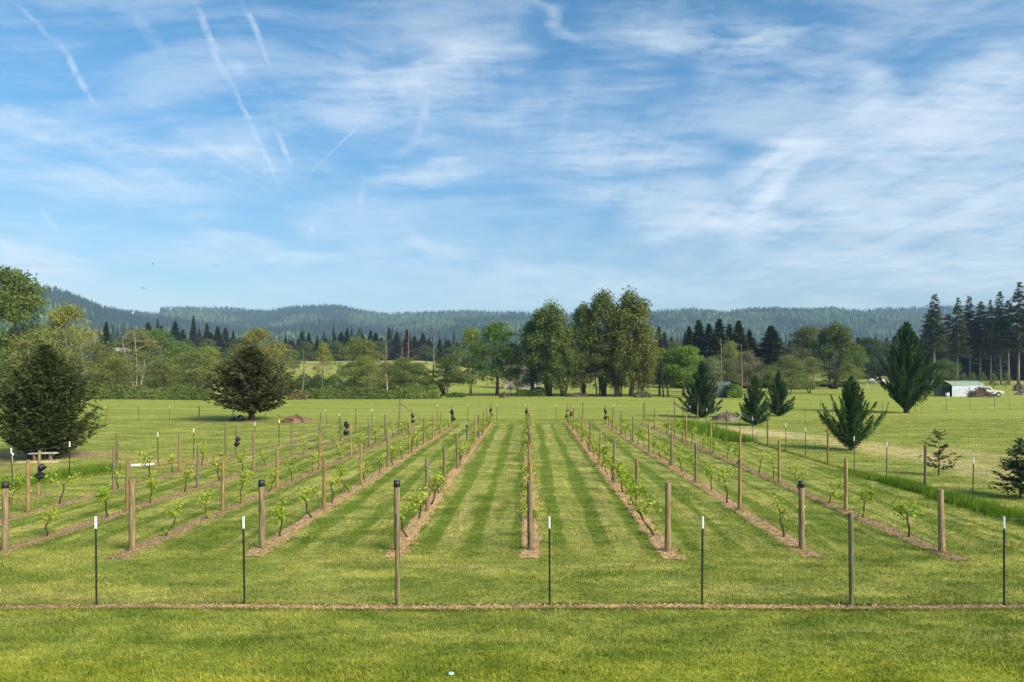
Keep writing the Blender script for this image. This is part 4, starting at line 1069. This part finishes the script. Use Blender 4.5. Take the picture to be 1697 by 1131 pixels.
        ('broadleaf_tree', ROUND[0], 1416, 180, 572, 44, (.085, .125, .030), 'fresh green tree right of the tall green twin tree', None, 0),
        ('broadleaf_tree', OPEN[2], 1342, 140, 592, 66, (.108, .135, .042), 'pale shrubby tree at the foot of the twin trees', None, 0),
        ('broadleaf_tree', OPEN[0], 1408, 130, 604, 44, (.120, .140, .045), 'thin pale tree behind the splayed young cypress', None, 0),
        ('broadleaf_tree', ROUND[1], 1440, 230, 560, 60, (.045, .068, .026), 'dark tree left of the largest cypress', None, 0),
        ('broadleaf_tree', ROUND[2], 1562, 200, 596, 50, (.075, .120, .030), 'green tree between the largest cypress and the tall firs', None, 0),
    ]
    for nm, pr, px, Y, top, w, c, lab, bk, ln in A:
        plant(nm, pr, px, Y, top, w, c, lab, 'tree', None, bk or (.15, .12, .09), None, None, ln)
    for i, (px, Y, top, w) in enumerate([(1142, 182, 541, 58), (1175, 184, 536, 62), (1209, 183, 537, 62), (1242, 184, 546, 56)]):
        plant('fir_tree', FIR[0], px, Y, top, w, (.038, .054, .026), f'{ORD[i]} dark conifer from the left filling behind the three together', 'conifer', None, (.10, .08, .06))
    for px, Y, top, w, lab in [(1158, 176, 530, 66, 'dense dark conifer, left of the three together'), (1192, 172, 528, 70, 'dense dark conifer, middle of the three together'), (1224, 174, 531, 64, 'dense dark conifer, right of the three together'),
                               (1278, 182, 540, 88, 'dark round-topped conifer right of the three together')]:
        plant('fir_tree', FIR[1], px, Y, top, w, (.042, .060, .028), lab, 'conifer', None, (.10, .08, .06))
    # tall bare-stemmed firs on the right
    for i, (px, Y, top, w) in enumerate([(1549, 200, 487, 50), (1572, 215, 520, 40), (1588, 205, 492, 42), (1606, 212, 490, 40), (1626, 208, 499, 38), (1641, 204, 496, 36), (1657, 206, 482, 40), (1672, 214, 497, 40), (1690, 200, 466, 60), (1712, 206, 480, 56), (1745, 200, 470, 60)]):
        plant('fir_tree', TALLFIR[i % 3], px, Y, top, w, random.choice([(.062, .072, .032), (.076, .074, .034), (.054, .072, .032)]), f'{ORD[i]} tall bare-stemmed fir from the left in the right-hand stand', 'fir', 'tall bare-stemmed firs at the right', (.25, .22, .185))
    for i, px in enumerate([1540, 1563, 1583, 1600, 1618, 1637, 1655, 1675, 1697, 1722, 1750]):
        plant('fir_tree', FIR[i % 2], px, 250 + (i * 37) % 30, 520 + (i * 29) % 34, 56, (.024, .036, .020), f'{ORD[i]} low dark fir from the left, behind the bare-stemmed stand', 'fir', 'dark firs closing the right-hand stand', (.1, .08, .06))
    for i, px in enumerate([1583, 1597, 1612, 1628, 1646, 1668]):
        plant('orchard_tree', OPEN[i % 3], px, 172, 618, 15, (.085, .105, .040), f'{ORD[i]} small orchard tree from the left behind the carport', 'tree', 'small orchard trees behind the carport', (.12, .10, .08))
    # dark conifers across the valley, one by one
    B = [(262, 527), (270, 541), (288, 531), (300, 546), (318, 527), (330, 538), (341, 534), (352, 546), (361, 540), (374, 548), (386, 544), (246, 536), (470, 556), (482, 560), (498, 556), (512, 550), (526, 556), (540, 553), (552, 546), (565, 549), (577, 544), (590, 552), (601, 548), (612, 546), (624, 552), (634, 556), (645, 545),
         (657, 543), (672, 548), (684, 560), (700, 554), (712, 558), (728, 566), (742, 560), (757, 566), (768, 572), (1098, 556), (1112, 560), (1136, 552), (1252, 556), (1310, 566), (1440, 556), (1424, 560), (1452, 552), (1466, 560), (1482, 556), (948, 562), (936, 556), (1520, 556), (1536, 548)]
    for i, (px, top) in enumerate(B):
        Y = 330 + (i * 53) % 70 if 240 < px < 780 else 270 + (i * 53) % 60
        plant('fir_tree', FIR[i % 2], px + random.uniform(-3, 3), Y, top - 2 + random.uniform(-5, 9), random.uniform(20, 46), random.choice([DARKFIR, FIRB, (.046, .054, .030), (.058, .060, .032)]),
              'dark pointed fir in the belt across the valley below the hills', 'fir', 'dark firs in the belt across the valley', (.1, .08, .06))
    for i, (px, top, w) in enumerate([(254, 556, 30), (282, 560, 34), (310, 562, 32), (346, 562, 36), (398, 560, 40), (446, 566, 34), (474, 570, 32), (506, 566, 30), (556, 566, 34), (598, 570, 36), (628, 566, 30), (706, 572, 34), (752, 574, 40), (1120, 566, 40), (1260, 570, 40), (1312, 572, 36), (1470, 566, 34), (1446, 572, 36)]):
        plant('broadleaf_tree', ROUND[i % 3], px, 265 + (i * 31) % 40, top, w, random.choice([(.062, .085, .030), (.078, .090, .036), (.055, .078, .032), (.085, .095, .036)]), 'rounded olive tree among the dark firs of the valley belt', 'tree', 'rounded trees in the belt across the valley')
    # dead standing trunks
    SN = [snag_proto(301, 11, 10), snag_proto(302, 11, 5, .05, .12), snag_proto(303, 11, 2, .02, .06)]
    for i, (px, Y, top, base, c, lab) in enumerate([
            (678, 125, 545, 640, (.27, .19, .13), 'reddish dead tree with forked bare limbs'), (716, 122, 546, 640, (.30, .25, .20), 'tall thin dead trunk with a bare tip'), (637, 126, 540, 625, (.26, .20, .16), 'grey-brown dead tree with fine bare branches'),
            (642, 115, 620, 648, (.50, .42, .33), 'short pale broken trunk standing in the hedge'), (500, 118, 580, 640, (.22, .17, .13), 'bare dark trunk left of the bramble mound'), (531, 120, 595, 636, (.30, .24, .19), 'leaning bare trunk beside the hay field'),
            (665, 128, 575, 620, (.36, .29, .22), 'small pale broken trunk left of the reddish dead tree'), (1198, 128, 560, 640, (.25, .20, .16), 'bare brown tree in front of the dark conifers'), (1228, 128, 570, 640, (.27, .22, .18), 'second bare brown tree before the dark conifers')]):
        x = gx(px, Y); z = float(ground_z(x, Y)) - .05; o = link('dead_tree', SN[2] if i in (3, 6) else SN[i % 2], None, (x, Y, z), random.random() * 6, c)
        o.scale = (1, 1, (zof(top, Y) - z) / 11); tag(o, lab, 'dead tree')
    # thin dark stems under the cottonwoods
    for i, (px, Y, top, ln) in enumerate([(988, 116, 590, -.05), (994, 117, 585, -.06), (1004, 118, 590, 0), (1021, 116, 600, 0), (1030, 117, 600, .02), (1098, 118, 600, -.05), (1106, 119, 605, -.06)]):
        o = link('thin_stem', SN[2], None, (gx(px, Y), Y, -.05), i, (.07, .055, .045)); o.scale = (.8, .8, (zof(top, Y)) / 11); o.rotation_euler[1] = ln
        tag(o, f'{ORD[i]} thin dark bare stem from the left under the cottonwoods', 'tree stem', 'thin stems under the cottonwoods')


trees()


def thicket(name, pts, hgt, wid, colr, label, leaf=.26, dens_=150, cat='hedge'):
    """a hedge or bramble bank along a line: leaves over and through an added inner hull that blocks light"""
    rr = np.random.default_rng(int(abs(pts[0][0]) * 10) + 5); P = np.array(pts, float); seg = np.linalg.norm(np.diff(P, axis=0), axis=1); L = seg.sum(); cum = np.concatenate([[0], np.cumsum(seg)])
    n = int(L * dens_ * (hgt + wid * .5)); s = rr.random(n) * L; x = np.interp(s, cum, P[:, 0]); y = np.interp(s, cum, P[:, 1])
    hh = hgt * (.72 + .5 * vnoise(s * .45 + 3, s * 0 + 2, 51) + .12 * np.sin(s * 2.1)); hh = hh * np.clip(np.minimum(s, L - s) / .8 + .35, 0, 1) ** .5
    a = rr.uniform(-.15, math.pi + .15, n); lump = 1 + .25 * (vnoise(s * 1.1, a * 2 + 5, 52) - .5) + rr.normal(0, .05, n)
    off = np.stack([np.zeros(n), -np.cos(a) * wid * .5 * lump, np.abs(np.sin(a)) ** .7 * hh * lump], 1)
    z0 = ground_z(x, y); C = np.stack([x, y, z0], 1) + off; o = unit(off + 1e-6)
    A = Acc(); leaf_cloud(A, rr, C, leaf, .5, 0, .7, o)
    m = 60; ss = np.linspace(0, L, m); xs = np.interp(ss, cum, P[:, 0]); ys = np.interp(ss, cum, P[:, 1]); hh = hgt * .80 * (.72 + .5 * vnoise(ss * .45 + 3, ss * 0 + 2, 51)) * np.clip(np.minimum(ss, L - ss) / .8 + .3, 0, 1) ** .5
    k = 7; aa = np.linspace(0, math.pi, k); zz = ground_z(xs, ys)
    V = np.stack([np.repeat(xs[:, None], k, 1), ys[:, None] - np.cos(aa)[None] * wid * .42, zz[:, None] - .05 + np.sin(aa)[None] ** .7 * hh[:, None]], -1).reshape(-1, 3)
    i = np.arange(m - 1)[:, None] * k; j = np.arange(k - 1)[None, :]
    A.add(V, [np.stack([i + j, i + k + j, i + k + j + 1, i + j + 1], -1).reshape(-1, 4)], 0, True)  # hidden hull in leaf colour, added to keep light from passing through
    tag(link(name, A.mesh(name, M_LEAF), color=tuple(1.6 * q for q in colr)), label, cat)


def line_px(p0, p1, Y, n=6): return [(gx(p0 + (p1 - p0) * i / (n - 1), Y), Y) for i in range(n)]


thicket('undergrowth', line_px(-200, 345, 124), 4.2, 5.0, (.080, .105, .034), 'tangled undergrowth at the feet of the left trees', .36, 60, 'undergrowth')
thicket('undergrowth', line_px(-200, 330, 150), 6.0, 6.0, (.075, .100, .034), 'taller scrub bank behind the left trees', .42, 40, 'undergrowth')
thicket('hedge', line_px(130, 352, 104), 1.75, 2.6, (.085, .120, .030), 'long clipped-looking bramble hedge behind the left lawn')
thicket('hedge', line_px(-160, 30, 98), 2.6, 3.0, (.080, .115, .030), 'leafy bank at the extreme left behind the spruce')
thicket('hedge', line_px(505, 655, 112), 1.65, 2.8, (.090, .125, .032), 'low bramble hedge left of the pale broken trunk')
thicket('hedge', line_px(650, 730, 112), 1.9, 3.2, (.100, .140, .034), 'rounded bramble hedge left of the dark spreading tree')
thicket('bramble_mound', line_px(470, 640, 128), 3.0, 6.0, (.050, .085, .024), 'high dark green bramble mound behind the low hedge', .32, 90, 'bramble mound')
thicket('bramble_mound', line_px(625, 735, 128), 3.1, 6.0, (.052, .085, .024), 'dark bramble mound behind the dead snags', .32, 90, 'bramble mound')
thicket('bush', line_px(480, 512, 110), 1.4, 2.2, (.115, .105, .050), 'brownish bush at the left end of the low hedge', cat='bush')
thicket('bush', line_px(855, 905, 118), 1.2, 2.0, (.060, .095, .026), 'dark low bush at the foot of the left cottonwood', cat='bush')
thicket('bush', line_px(1052, 1078, 115), 1.1, 1.8, (.110, .125, .060), 'pale scrubby bush at the right foot of the cottonwoods', cat='bush')
thicket('bush', line_px(1202, 1228, 116), 2.3, 2.4, (.085, .145, .028), 'bright green bush right of the dark cypress', cat='bush')
thicket('bush', line_px(742, 770, 117), .75, 1.8, (.055, .095, .022), 'low dark bush right of the spreading tree', cat='bush')
thicket('bush', line_px(1290, 1345, 160), 2.2, 4.0, (.080, .115, .030), 'leafy bush at the foot of the willowy tree', cat='bush')
thicket('bush', line_px(1345, 1420, 185), 1.4, 3.0, (.055, .080, .028), 'dark low bush under the tall twin trees', cat='bush')
thicket('bush', line_px(560, 700, 210), 3.0, 5.0, (.095, .130, .036), 'far scrub bank at the edge of the hay field', .4, 40, 'bush')
thicket('bush', line_px(735, 790, 190), 3.2, 4.0, (.100, .135, .036), 'far scrub bank behind the airy tree', .4, 40, 'bush')
thicket('bush', line_px(1060, 1280, 210), 3.6, 5.0, (.075, .105, .034), 'far scrub bank below the three conifers', .4, 40, 'bush')

# ------------------------------------------------------------------ buildings and objects
def carport():
    A = np.array([gx(1548, 122), 122.0]); B = np.array([gx(1577.5, 119), 119.0]); wv = B - A; wdt = np.linalg.norm(wv); e1 = wv / wdt; e2 = np.array([-e1[1], e1[0]])
    root = link('carport', None, None, (A[0], A[1], float(ground_z(A[0], A[1]))), math.atan2(e2[1], e2[0]))       # local x runs back along the carport, local y = -across
    L, hw, eave, ridge = 8.6, wdt, 2.05, 2.72
    y0, y1 = 0.0, -hw                                                                 # far side and near side
    r = Acc(); n = 9
    for k in range(n - 1):
        def rp(t): t = t / (n - 1); return y0 + .12 + (y1 - y0 - .24) * t, eave - .05 + (ridge - eave) * math.sin(math.pi * t) ** .85
        (ya, za), (yb, zb) = rp(k), rp(k + 1)
        V = [(x, y, z + d) for d in (0, .05) for x in (-.25, L + .25) for (y, z) in ((ya, za), (yb, zb))]
        r.add(V, [np.array([[0, 1, 3, 2], [4, 6, 7, 5], [0, 2, 6, 4], [1, 5, 7, 3], [0, 4, 5, 1], [2, 3, 7, 6]])], 0, False)
    link('roof', r.mesh('roof', M_GREENROOF), root)
    for yy, nm in ((y1, 'near'), (y0, 'far')):
        s = Acc(); m = int(L / .09); xs = np.linspace(0, L, m); rib = np.where((np.arange(m) % 7) < 2, .05, 0.0); V = []
        for z in (.0, 1.98): V.append(np.stack([xs, yy + (-rib if yy == y1 else rib), np.full(m, z)], 1))
        V = np.concatenate(V); i = np.arange(m - 1); s.add(V, [np.stack([i, i + 1, i + m + 1, i + m], -1)], 0, False); w = link('side_panel', s.mesh('side_panel', M_SIDING), root)
        if yy == y1: w['label'] = 'white ribbed sheet side facing the lawn'
    b = Acc(); b.box((L - .02, (y0 + y1) / 2, 1.0), (.04, hw - .12, 2.0)); link('back_panel', b.mesh('back_panel', M_SIDING), root)
    for x in (.06, 2.2, 4.3, 6.4, 8.45):
        for y in (y0 - .09, y1 + .09):
            p = Acc(); p.box((x, y, 1.0), (.06, .06, 2.0)); link('post', p.mesh('post', M_RUST), root)
    fr = Acc(); fr.tube([(.06, y0 - .1, 2.0), (.06, y0 + (y1 - y0) * .25, 2.46), (.06, (y0 + y1) / 2, 2.6), (.06, y0 + (y1 - y0) * .75, 2.46), (.06, y1 + .1, 2.0)], .035, 6); fr.box((4.2, y0 - .1, 1.1), (8.2, .05, .06)); fr.box((L - .1, (y0 + y1) / 2, 1.2), (.05, hw - .3, .06)); fr.box((L - .1, (y0 + y1) / 2 + .3, 1.0), (.05, .06, 1.9))
    link('frame', fr.mesh('frame', M_RUST), root)
    tag(root, 'open-fronted green-roofed metal carport with white ribbed side', 'carport')
    bk = Acc(); bk.tube([(0, 0, 0), (0, 0, .02), (0, 0, .72), (0, 0, .70), (0, 0, .1)], [.0, .27, .31, .28, .24], 14, cap=False)
    bx_, by_ = gx(1570, 117.5), 117.5
    tag(link('white_tub', bk.mesh('white_tub', M_WHITE), None, (bx_, by_, float(ground_z(bx_, by_)))), 'white tub standing at the open front of the carport', 'tub')


carport()


def truck():
    Y = 120.5; x = gx(1640, Y) - .6; root = link('pickup_truck', None, None, (x, Y, float(ground_z(x, Y))), R(-8))
    def loft(name, prof, y0, y1, material, inset=0.0, parent=root):
        n = len(prof); V = [(px_, y, pz) for y in (y0, y1) for px_, pz in prof]
        a = Acc(); i = np.arange(n); a.add(V, [np.stack([i, (i + 1) % n, (i + 1) % n + n, i + n], -1)], 0, False); a.f.append(np.array([list(range(n))[::-1]])); a.f.append(np.array([list(range(n, 2 * n))])); a.m.append(np.zeros(2, int)); a.sm.append(np.zeros(2, bool))
        o = link(name, a.mesh(name, material), parent)
        bv = o.modifiers.new('bevel', 'BEVEL'); bv.width = .05; bv.segments = 2; return o
    body = [(-2.4, .50), (-2.42, 1.10), (.75, 1.16), (1.0, 1.14), (2.35, .98), (2.48, .86), (2.46, .52), (1.95, .48), (1.85, .72), (1.55, .84), (1.25, .72), (1.15, .48), (-1.05, .48), (-1.15, .72), (-1.45, .84), (-1.75, .72), (-1.85, .48)]
    loft('body', body, -.88, .88, M_CREAM)
    cab = [(-1.55, 1.13), (-1.1, 1.74), (.15, 1.78), (.85, 1.14)]
    c = loft('cabin', cab, -.80, .80, M_CREAM)
    loft('windshield', [(.27, 1.72), (.90, 1.17), (.86, 1.165), (.22, 1.72)], -.72, .72, M_GLASS, parent=c)
    for y in (-.812, .80):
        loft('side_window', [(-1.25, 1.20), (-.95, 1.64), (-.15, 1.67), (-.15, 1.20)], y, y + .012, M_GLASS, parent=c); loft('side_window', [(-.05, 1.20), (-.05, 1.67), (.12, 1.67), (.62, 1.20)], y, y + .012, M_GLASS, parent=c)
    for wx in (-1.45, 1.55):
        for wy in (-.80, .80):
            a = Acc(); a.tube([(wx, wy - .11, .36), (wx, wy - .10, .36), (wx, wy + .10, .36), (wx, wy + .11, .36)], [.30, .36, .36, .30], 20); w = link('wheel', a.mesh('wheel', M_TYRE), root)
            a = Acc(); a.tube([(wx, wy - .118, .36), (wx, wy + .118, .36)], .19, 14); link('rim', a.mesh('rim', M_SIDING), w)
    for wy in (-.66, .66):
        a = Acc(); a.tube([(2.40, wy, .80), (2.50, wy, .80)], [.11, .10], 12); link('headlight', a.mesh('headlight', M_GLASS), root)
    a = Acc(); a.box((2.52, 0, .50), (.10, 1.7, .16)); link('bumper', a.mesh('bumper', M_SIDING), root)
    tag(root, 'old cream truck parked behind the brush pile at the carport', 'truck')


truck()


def pile(name, px, Y, wpx, hgt, material, label, cat, sticks=0, dep=.6, jag=.18):
    rr = np.random.default_rng(int(px)); w = wpx * Y / F; nu, nv = 48, 14; V = []
    for j in range(nv + 1):
        r = j / nv
        for i in range(nu):
            an = i / nu * 6.283; rad = r * w * .5 * (1 + .12 * math.sin(3 * an + px) + .07 * math.sin(7 * an)); z = hgt * (1 - r ** 1.5) * (1 + jag * rr.normal()) + .02 * (r < 1) - .06 * (r == 1)
            V.append((rad * math.cos(an), rad * math.sin(an) * dep, max(z, -.06)))
    i = np.arange(nv)[:, None] * nu; j = np.arange(nu)[None, :]
    a = Acc(); a.add(V, [np.stack([i + j, i + (j + 1) % nu, i + nu + (j + 1) % nu, i + nu + j], -1).reshape(-1, 4)], 0, False)
    for s in range(sticks):
        p = np.array([rr.uniform(-.45, .45) * w, rr.uniform(-.4, .4) * w * dep, rr.uniform(.1, .9) * hgt]); dv = np.array([rr.normal(0, 1), rr.normal(0, .5), rr.normal(0, .25)]); dv /= np.linalg.norm(dv)
        l = rr.uniform(.1, .26) * w; a.tube([p - dv * l, p + dv * l], [rr.uniform(.02, .06), .02], 5)
    x = gx(px, Y); tag(link(name, a.mesh(name, material), None, (x, Y, float(ground_z(x, Y)))), label, cat)


def earth(name, c1, c2):
    m, q = mat(name); P = q.node('ShaderNodeTexCoord').outputs['Object']; n = q.noise(P, 3.0, 6, .7); finish(q, q.mix(q.ramp(n, .3, .7), c1, c2), .95, .05, 0, n, 1.0, .08); return m


M_DIRT = earth('brown_dirt', (.09, .055, .03), (.30, .20, .12)); M_CLAY = earth('grey_dirt', (.10, .08, .06), (.30, .25, .19)); M_BRUSH = earth('brush_wood', (.03, .023, .018), (.17, .135, .10))
pile('dirt_pile', 490, 59.5, 50, .52, M_DIRT, 'brown dirt pile right of the round-crowned conifer', 'dirt pile', 30)
pile('dirt_pile', 1205, 62.0, 48, .66, M_CLAY, 'grey dirt mound left of the narrow cypress', 'dirt pile', 20)
pile('brush_pile', 1624, 116.5, 42, 1.15, M_BRUSH, 'tangled brush and timber pile in front of the cream truck', 'brush pile', 70, .5, .3)
pile('brush_pile', 1688, 160, 18, 1.6, M_BRUSH, 'dark brush heap among the fir trunks at the right', 'brush pile', 50, .6, .3)
pile('dirt_pile', 1702, 128, 36, 1.2, M_CLAY, 'dark earth heap cut by the right edge near the truck', 'dirt pile', 10)
pile('log_pile', 1414, 155, 26, .55, M_BRUSH, 'low grey log pile at the far lawn edge', 'log pile', 40, .3, .2)
pile('brush_pile', 956, 116, 40, .5, M_BRUSH, 'thin brown brush heap under the middle cottonwoods', 'brush pile', 40, .4, .3)
pile('brush_pile', 835, 113, 16, .75, M_BRUSH, 'small grey brush heap below the yellow-green sapling', 'brush pile', 30, .6, .3)


def house(px, Y, wpx, eave_py, roof_py, base_z, label, roofm, wallm, name='house', windows=3, dep=7.0):
    x = gx(px, Y); w = wpx * Y / F; z = base_z if base_z is not None else float(ground_z(x, Y)); e = zof(eave_py, Y) - z; rh = zof(roof_py, Y) - z
    root = link(name, None, None, (x, Y, z), R(random.uniform(-8, 8)))
    a = Acc(); a.box((0, dep / 2, e / 2 - .2), (w, dep, e + .4)); link('wall', a.mesh('wall', wallm), root)
    r = Acc(); V = [(-w / 2 - .4, -.4, e + .01), (w / 2 + .4, -.4, e + .01), (w / 2 + .4, dep + .4, e + .01), (-w / 2 - .4, dep + .4, e + .01), (-w / 2 - .4, dep / 2, rh), (w / 2 + .4, dep / 2, rh)]
    r.add(V, [np.array([[0, 1, 5, 4], [2, 3, 4, 5]]), np.array([[0, 4, 3], [1, 2, 5]]), np.array([[3, 2, 1, 0]])], 0, False); link('roof', r.mesh('roof', roofm), root)
    for k in range(windows):
        wx = -w / 2 + w * (k + .5) / windows; g_ = Acc(); g_.box((wx, -.02, e * .55), (w / windows * .4, .05, e * .38)); link('window', g_.mesh('window', M_GLASS), root)
    tag(root, label, 'house' if name == 'house' else name.replace('_', ' '))


house(866, 168, 62, 602, 596, None, 'long low pale house behind the half-bare tree', M_STONE, M_STUCCO, windows=4)
house(192, 235, 24, 583, 576, None, 'white-roofed building among the left trees', M_WHITE, M_STUCCO, windows=2)
for i, (px, Y, lab) in enumerate([(218, 2350, 'tiny pale house on the left hill below the ridge gap'), (1347, 2250, 'tiny pale house in a clearing on the right hill'), (282, 2450, 'tiny white house at the left edge of the ridge conifers')]):
    z, t = hill_z(np.array([float(px)]), np.array([float(Y)])); house(px, Y, 1.8, HY - (z[0] + 13 - H) * F / Y, HY - (z[0] + 15 - H) * F / Y, float(z[0]) + 9, lab, M_STONE, M_WHITE, windows=2, dep=9)


def canopy():
    Y = 165; x = gx(1453, Y); root = link('garden_canopy', None, None, (x, Y, float(ground_z(x, Y))), R(25)); hw = 1.45
    r = Acc(); V = [(-hw, -hw, 2.1), (hw, -hw, 2.1), (hw, hw, 2.1), (-hw, hw, 2.1), (0, 0, 2.95), (-hw, -hw, 1.9), (hw, -hw, 1.9), (hw, hw, 1.9), (-hw, hw, 1.9)]
    r.add(V, [np.array([[0, 1, 4], [1, 2, 4], [2, 3, 4], [3, 0, 4]]), np.array([[5, 6, 1, 0], [6, 7, 2, 1], [7, 8, 3, 2], [8, 5, 0, 3]])], 0, False); link('roof', r.mesh('roof', M_WHITE), root)
    for sx in (-1, 1):
        for sy in (-1, 1):
            p = Acc(); p.tube([(sx * hw * .96, sy * hw * .96, -.05), (sx * hw * .96, sy * hw * .96, 2.0)], .04, 6); link('leg', p.mesh('leg', M_SIDING), root)
    tag(root, 'white peaked garden canopy left of the largest cypress', 'canopy')


canopy()
a = Acc(); a.tube([(0, 0, -.1), (0, 0, 1.5)], .04, 6); a.tube([(0, 0, 1.5), (0, 0, 1.72)], [.10, .06], 8)
tag(link('marker_post', a.mesh('marker_post', M_WHITE), None, (gx(1438, 160), 160, float(ground_z(gx(1438, 160), 160)))), 'small white marker post left of the garden canopy', 'post')
a = Acc(); a.box((0, 0, 1.0), (3.2, 2.6, 2.0)); a.add([(-1.75, -1.4, 2.0), (1.75, -1.4, 2.0), (1.75, 1.4, 2.0), (-1.75, 1.4, 2.0), (-1.75, 0, 2.6), (1.75, 0, 2.6)], [np.array([[0, 1, 5, 4], [2, 3, 4, 5]]), np.array([[0, 4, 3], [1, 2, 5]])], 0, False)
tag(link('blue_shed', a.mesh('blue_shed', simple('blue_green_sheet', (.07, .11, .105), .6, .3, 0, .2, 1)), None, (gx(1193, 118), 118, 0)), 'low blue-green shed between the dark cypress and the bright bush', 'shed')


def bench():
    x, Y = gx(62, 33.6), 33.6; root = link('plank_bench', None, None, (x, Y, 0), R(6))
    a = Acc(); a.box((.28, 0, .44), (1.25, .34, .035)); a.box((.45, -.02, .475), (.80, .22, .025)); link('top', a.mesh('top', simple('grey_plank', (.42, .40, .37), .8, .2, 0, .2, 4)), root)
    for sx in (-.12, .62):
        l = Acc(); l.box((sx, 0, .21), (.05, .22, .42)); link('leg', l.mesh('leg', M_TIMBER), root)
    l = Acc(); l.box((.2, -.3, .06), (1.9, .14, .1)); link('ground_board', l.mesh('ground_board', simple('pale_board', (.45, .38, .22), .8, .2, 0, .2, 4)), root)
    l = Acc(); l.tube([(-1.0, -.25, .0), (-1.02, -.25, .52)], .02, 6); l.tube([(-.98, -.25, .38), (-.98, -.25, .48)], [.05, .05], 8); link('tap', l.mesh('tap', M_WHITE), root)
    tag(root, 'grey plank bench at the foot of the dark spruce', 'bench')


bench()
a = Acc(); a.tube([(-.48, -.06, .06), (-.1, 0, .065), (.2, .05, .06), (.48, .10, .06)], .06, 12)
p_ = at(236, 773); tag(link('white_pipe', a.mesh('white_pipe', M_WHITE), None, (p_[0], p_[1], .0), R(20)), 'short white pipe lying on the grass by the left fence', 'pipe')
a = Acc(); a.tube([(0, 0, 0), (0, 0, .02), (0, 0, .03)], [.045, .05, .02], 16); tag(link('plastic_lid', a.mesh('plastic_lid', M_AQUA), None, (gx(747, 10.1), 10.1, .012)), 'pale aqua plastic lid in the front lawn', 'lid')


def mower():
    x, Y = gx(394, 61.0), 61.0; root = link('garden_mower', None, None, (x, Y, 0), R(5))
    b = Acc(); nu, nv = 16, 8; V = []
    for j in range(nv + 1):
        t = j / nv
        for i in range(nu): an = i / nu * 6.283; q = .32 * (math.cos(t * math.pi / 2) ** .5 if j < nv else .02); V.append((.12 + q * math.cos(an) + .12 * t, q * math.sin(an) * .8, .16 + .42 * t))
    i = np.arange(nv)[:, None] * nu; j = np.arange(nu)[None, :]; b.add(V, [np.stack([i + j, i + (j + 1) % nu, i + nu + (j + 1) % nu, i + nu + j], -1).reshape(-1, 4)], 0, True); link('body', b.mesh('body', M_BAG), root)
    d = Acc(); d.box((-.05, 0, .15), (1.0, .5, .10)); link('deck', d.mesh('deck', M_CAP), root)
    for wx, wy, rad in ((-.42, -.28, .17), (-.42, .28, .17), (.42, -.28, .12), (.42, .28, .12)):
        w = Acc(); w.tube([(wx, wy - .04, rad), (wx, wy + .04, rad)], rad, 14); link('wheel', w.mesh('wheel', M_TYRE), root)
    h = Acc(); h.tube([(-.30, -.2, .2), (-.42, -.2, .95), (-.40, 0, 1.0), (-.42, .2, .95), (-.30, .2, .2)], .018, 6); h.tube([(-.36, 0, .86), (-.28, 0, .92)], [.07, .06], 8); link('handle', h.mesh('handle', M_CAP), root)
    tag(root, 'small black garden mower in the shade left of the conifer trunk', 'mower')


mower()


def bird(px, py, Y, ang, label):
    a = Acc(); a.tube([(-.22, 0, 0), (-.10, 0, .01), (.05, 0, .02), (.16, 0, .01), (.24, 0, 0)], [.02, .05, .06, .045, .008], 8)
    for s in (-1, 1):
        V = [(.08, 0, .03), (-.06, 0, .03), (-.10, s * .30, .14), (.05, s * .28, .15), (-.16, s * .58, .06), (-.05, s * .6, .07)]
        V += [(x, y, z - .012) for x, y, z in V]; F4 = [[0, 1, 2, 3], [3, 2, 4, 5], [6, 9, 8, 7], [9, 11, 10, 8], [1, 7, 8, 2], [0, 3, 9, 6], [3, 5, 11, 9], [2, 8, 10, 4], [4, 10, 11, 5]]
        a.add(V, [np.array(F4)], 0, False)
    o = link('bird', a.mesh('bird', M_BAG), None, (gx(px, Y), Y, zof(py, Y)), ang); o.rotation_euler[0] = .3
    tag(o, label, 'bird', 'birds flying over the hills')


bird(253, 438, 150, .4, 'small dark bird flying highest above the left hills'); bird(358, 441, 120, 2.2, 'small dark bird flying above the ridge conifers'); bird(237, 478, 140, 1.3, 'small dark bird flying lowest, just above the left ridge')

# ------------------------------------------------------------------ haze
hb = Acc(); hb.box((0, 1500, 150), (7000, 4200, 308))
hm = bpy.data.materials.new('haze_air'); hm.use_nodes = True; hm.node_tree.nodes.clear(); q = NT(hm.node_tree)
v = q.node('ShaderNodeVolumePrincipled'); v.inputs['Color'].default_value = (.44, .70, 1.0, 1); v.inputs['Density'].default_value = .00017; v.inputs['Anisotropy'].default_value = .0
oo = q.node('ShaderNodeOutputMaterial'); q.l.new(v.outputs[0], oo.inputs['Volume'])
tag(link('haze', hb.mesh('haze', hm)), 'thin blue haze between the lawn and the far hills', 'haze', kind='stuff')
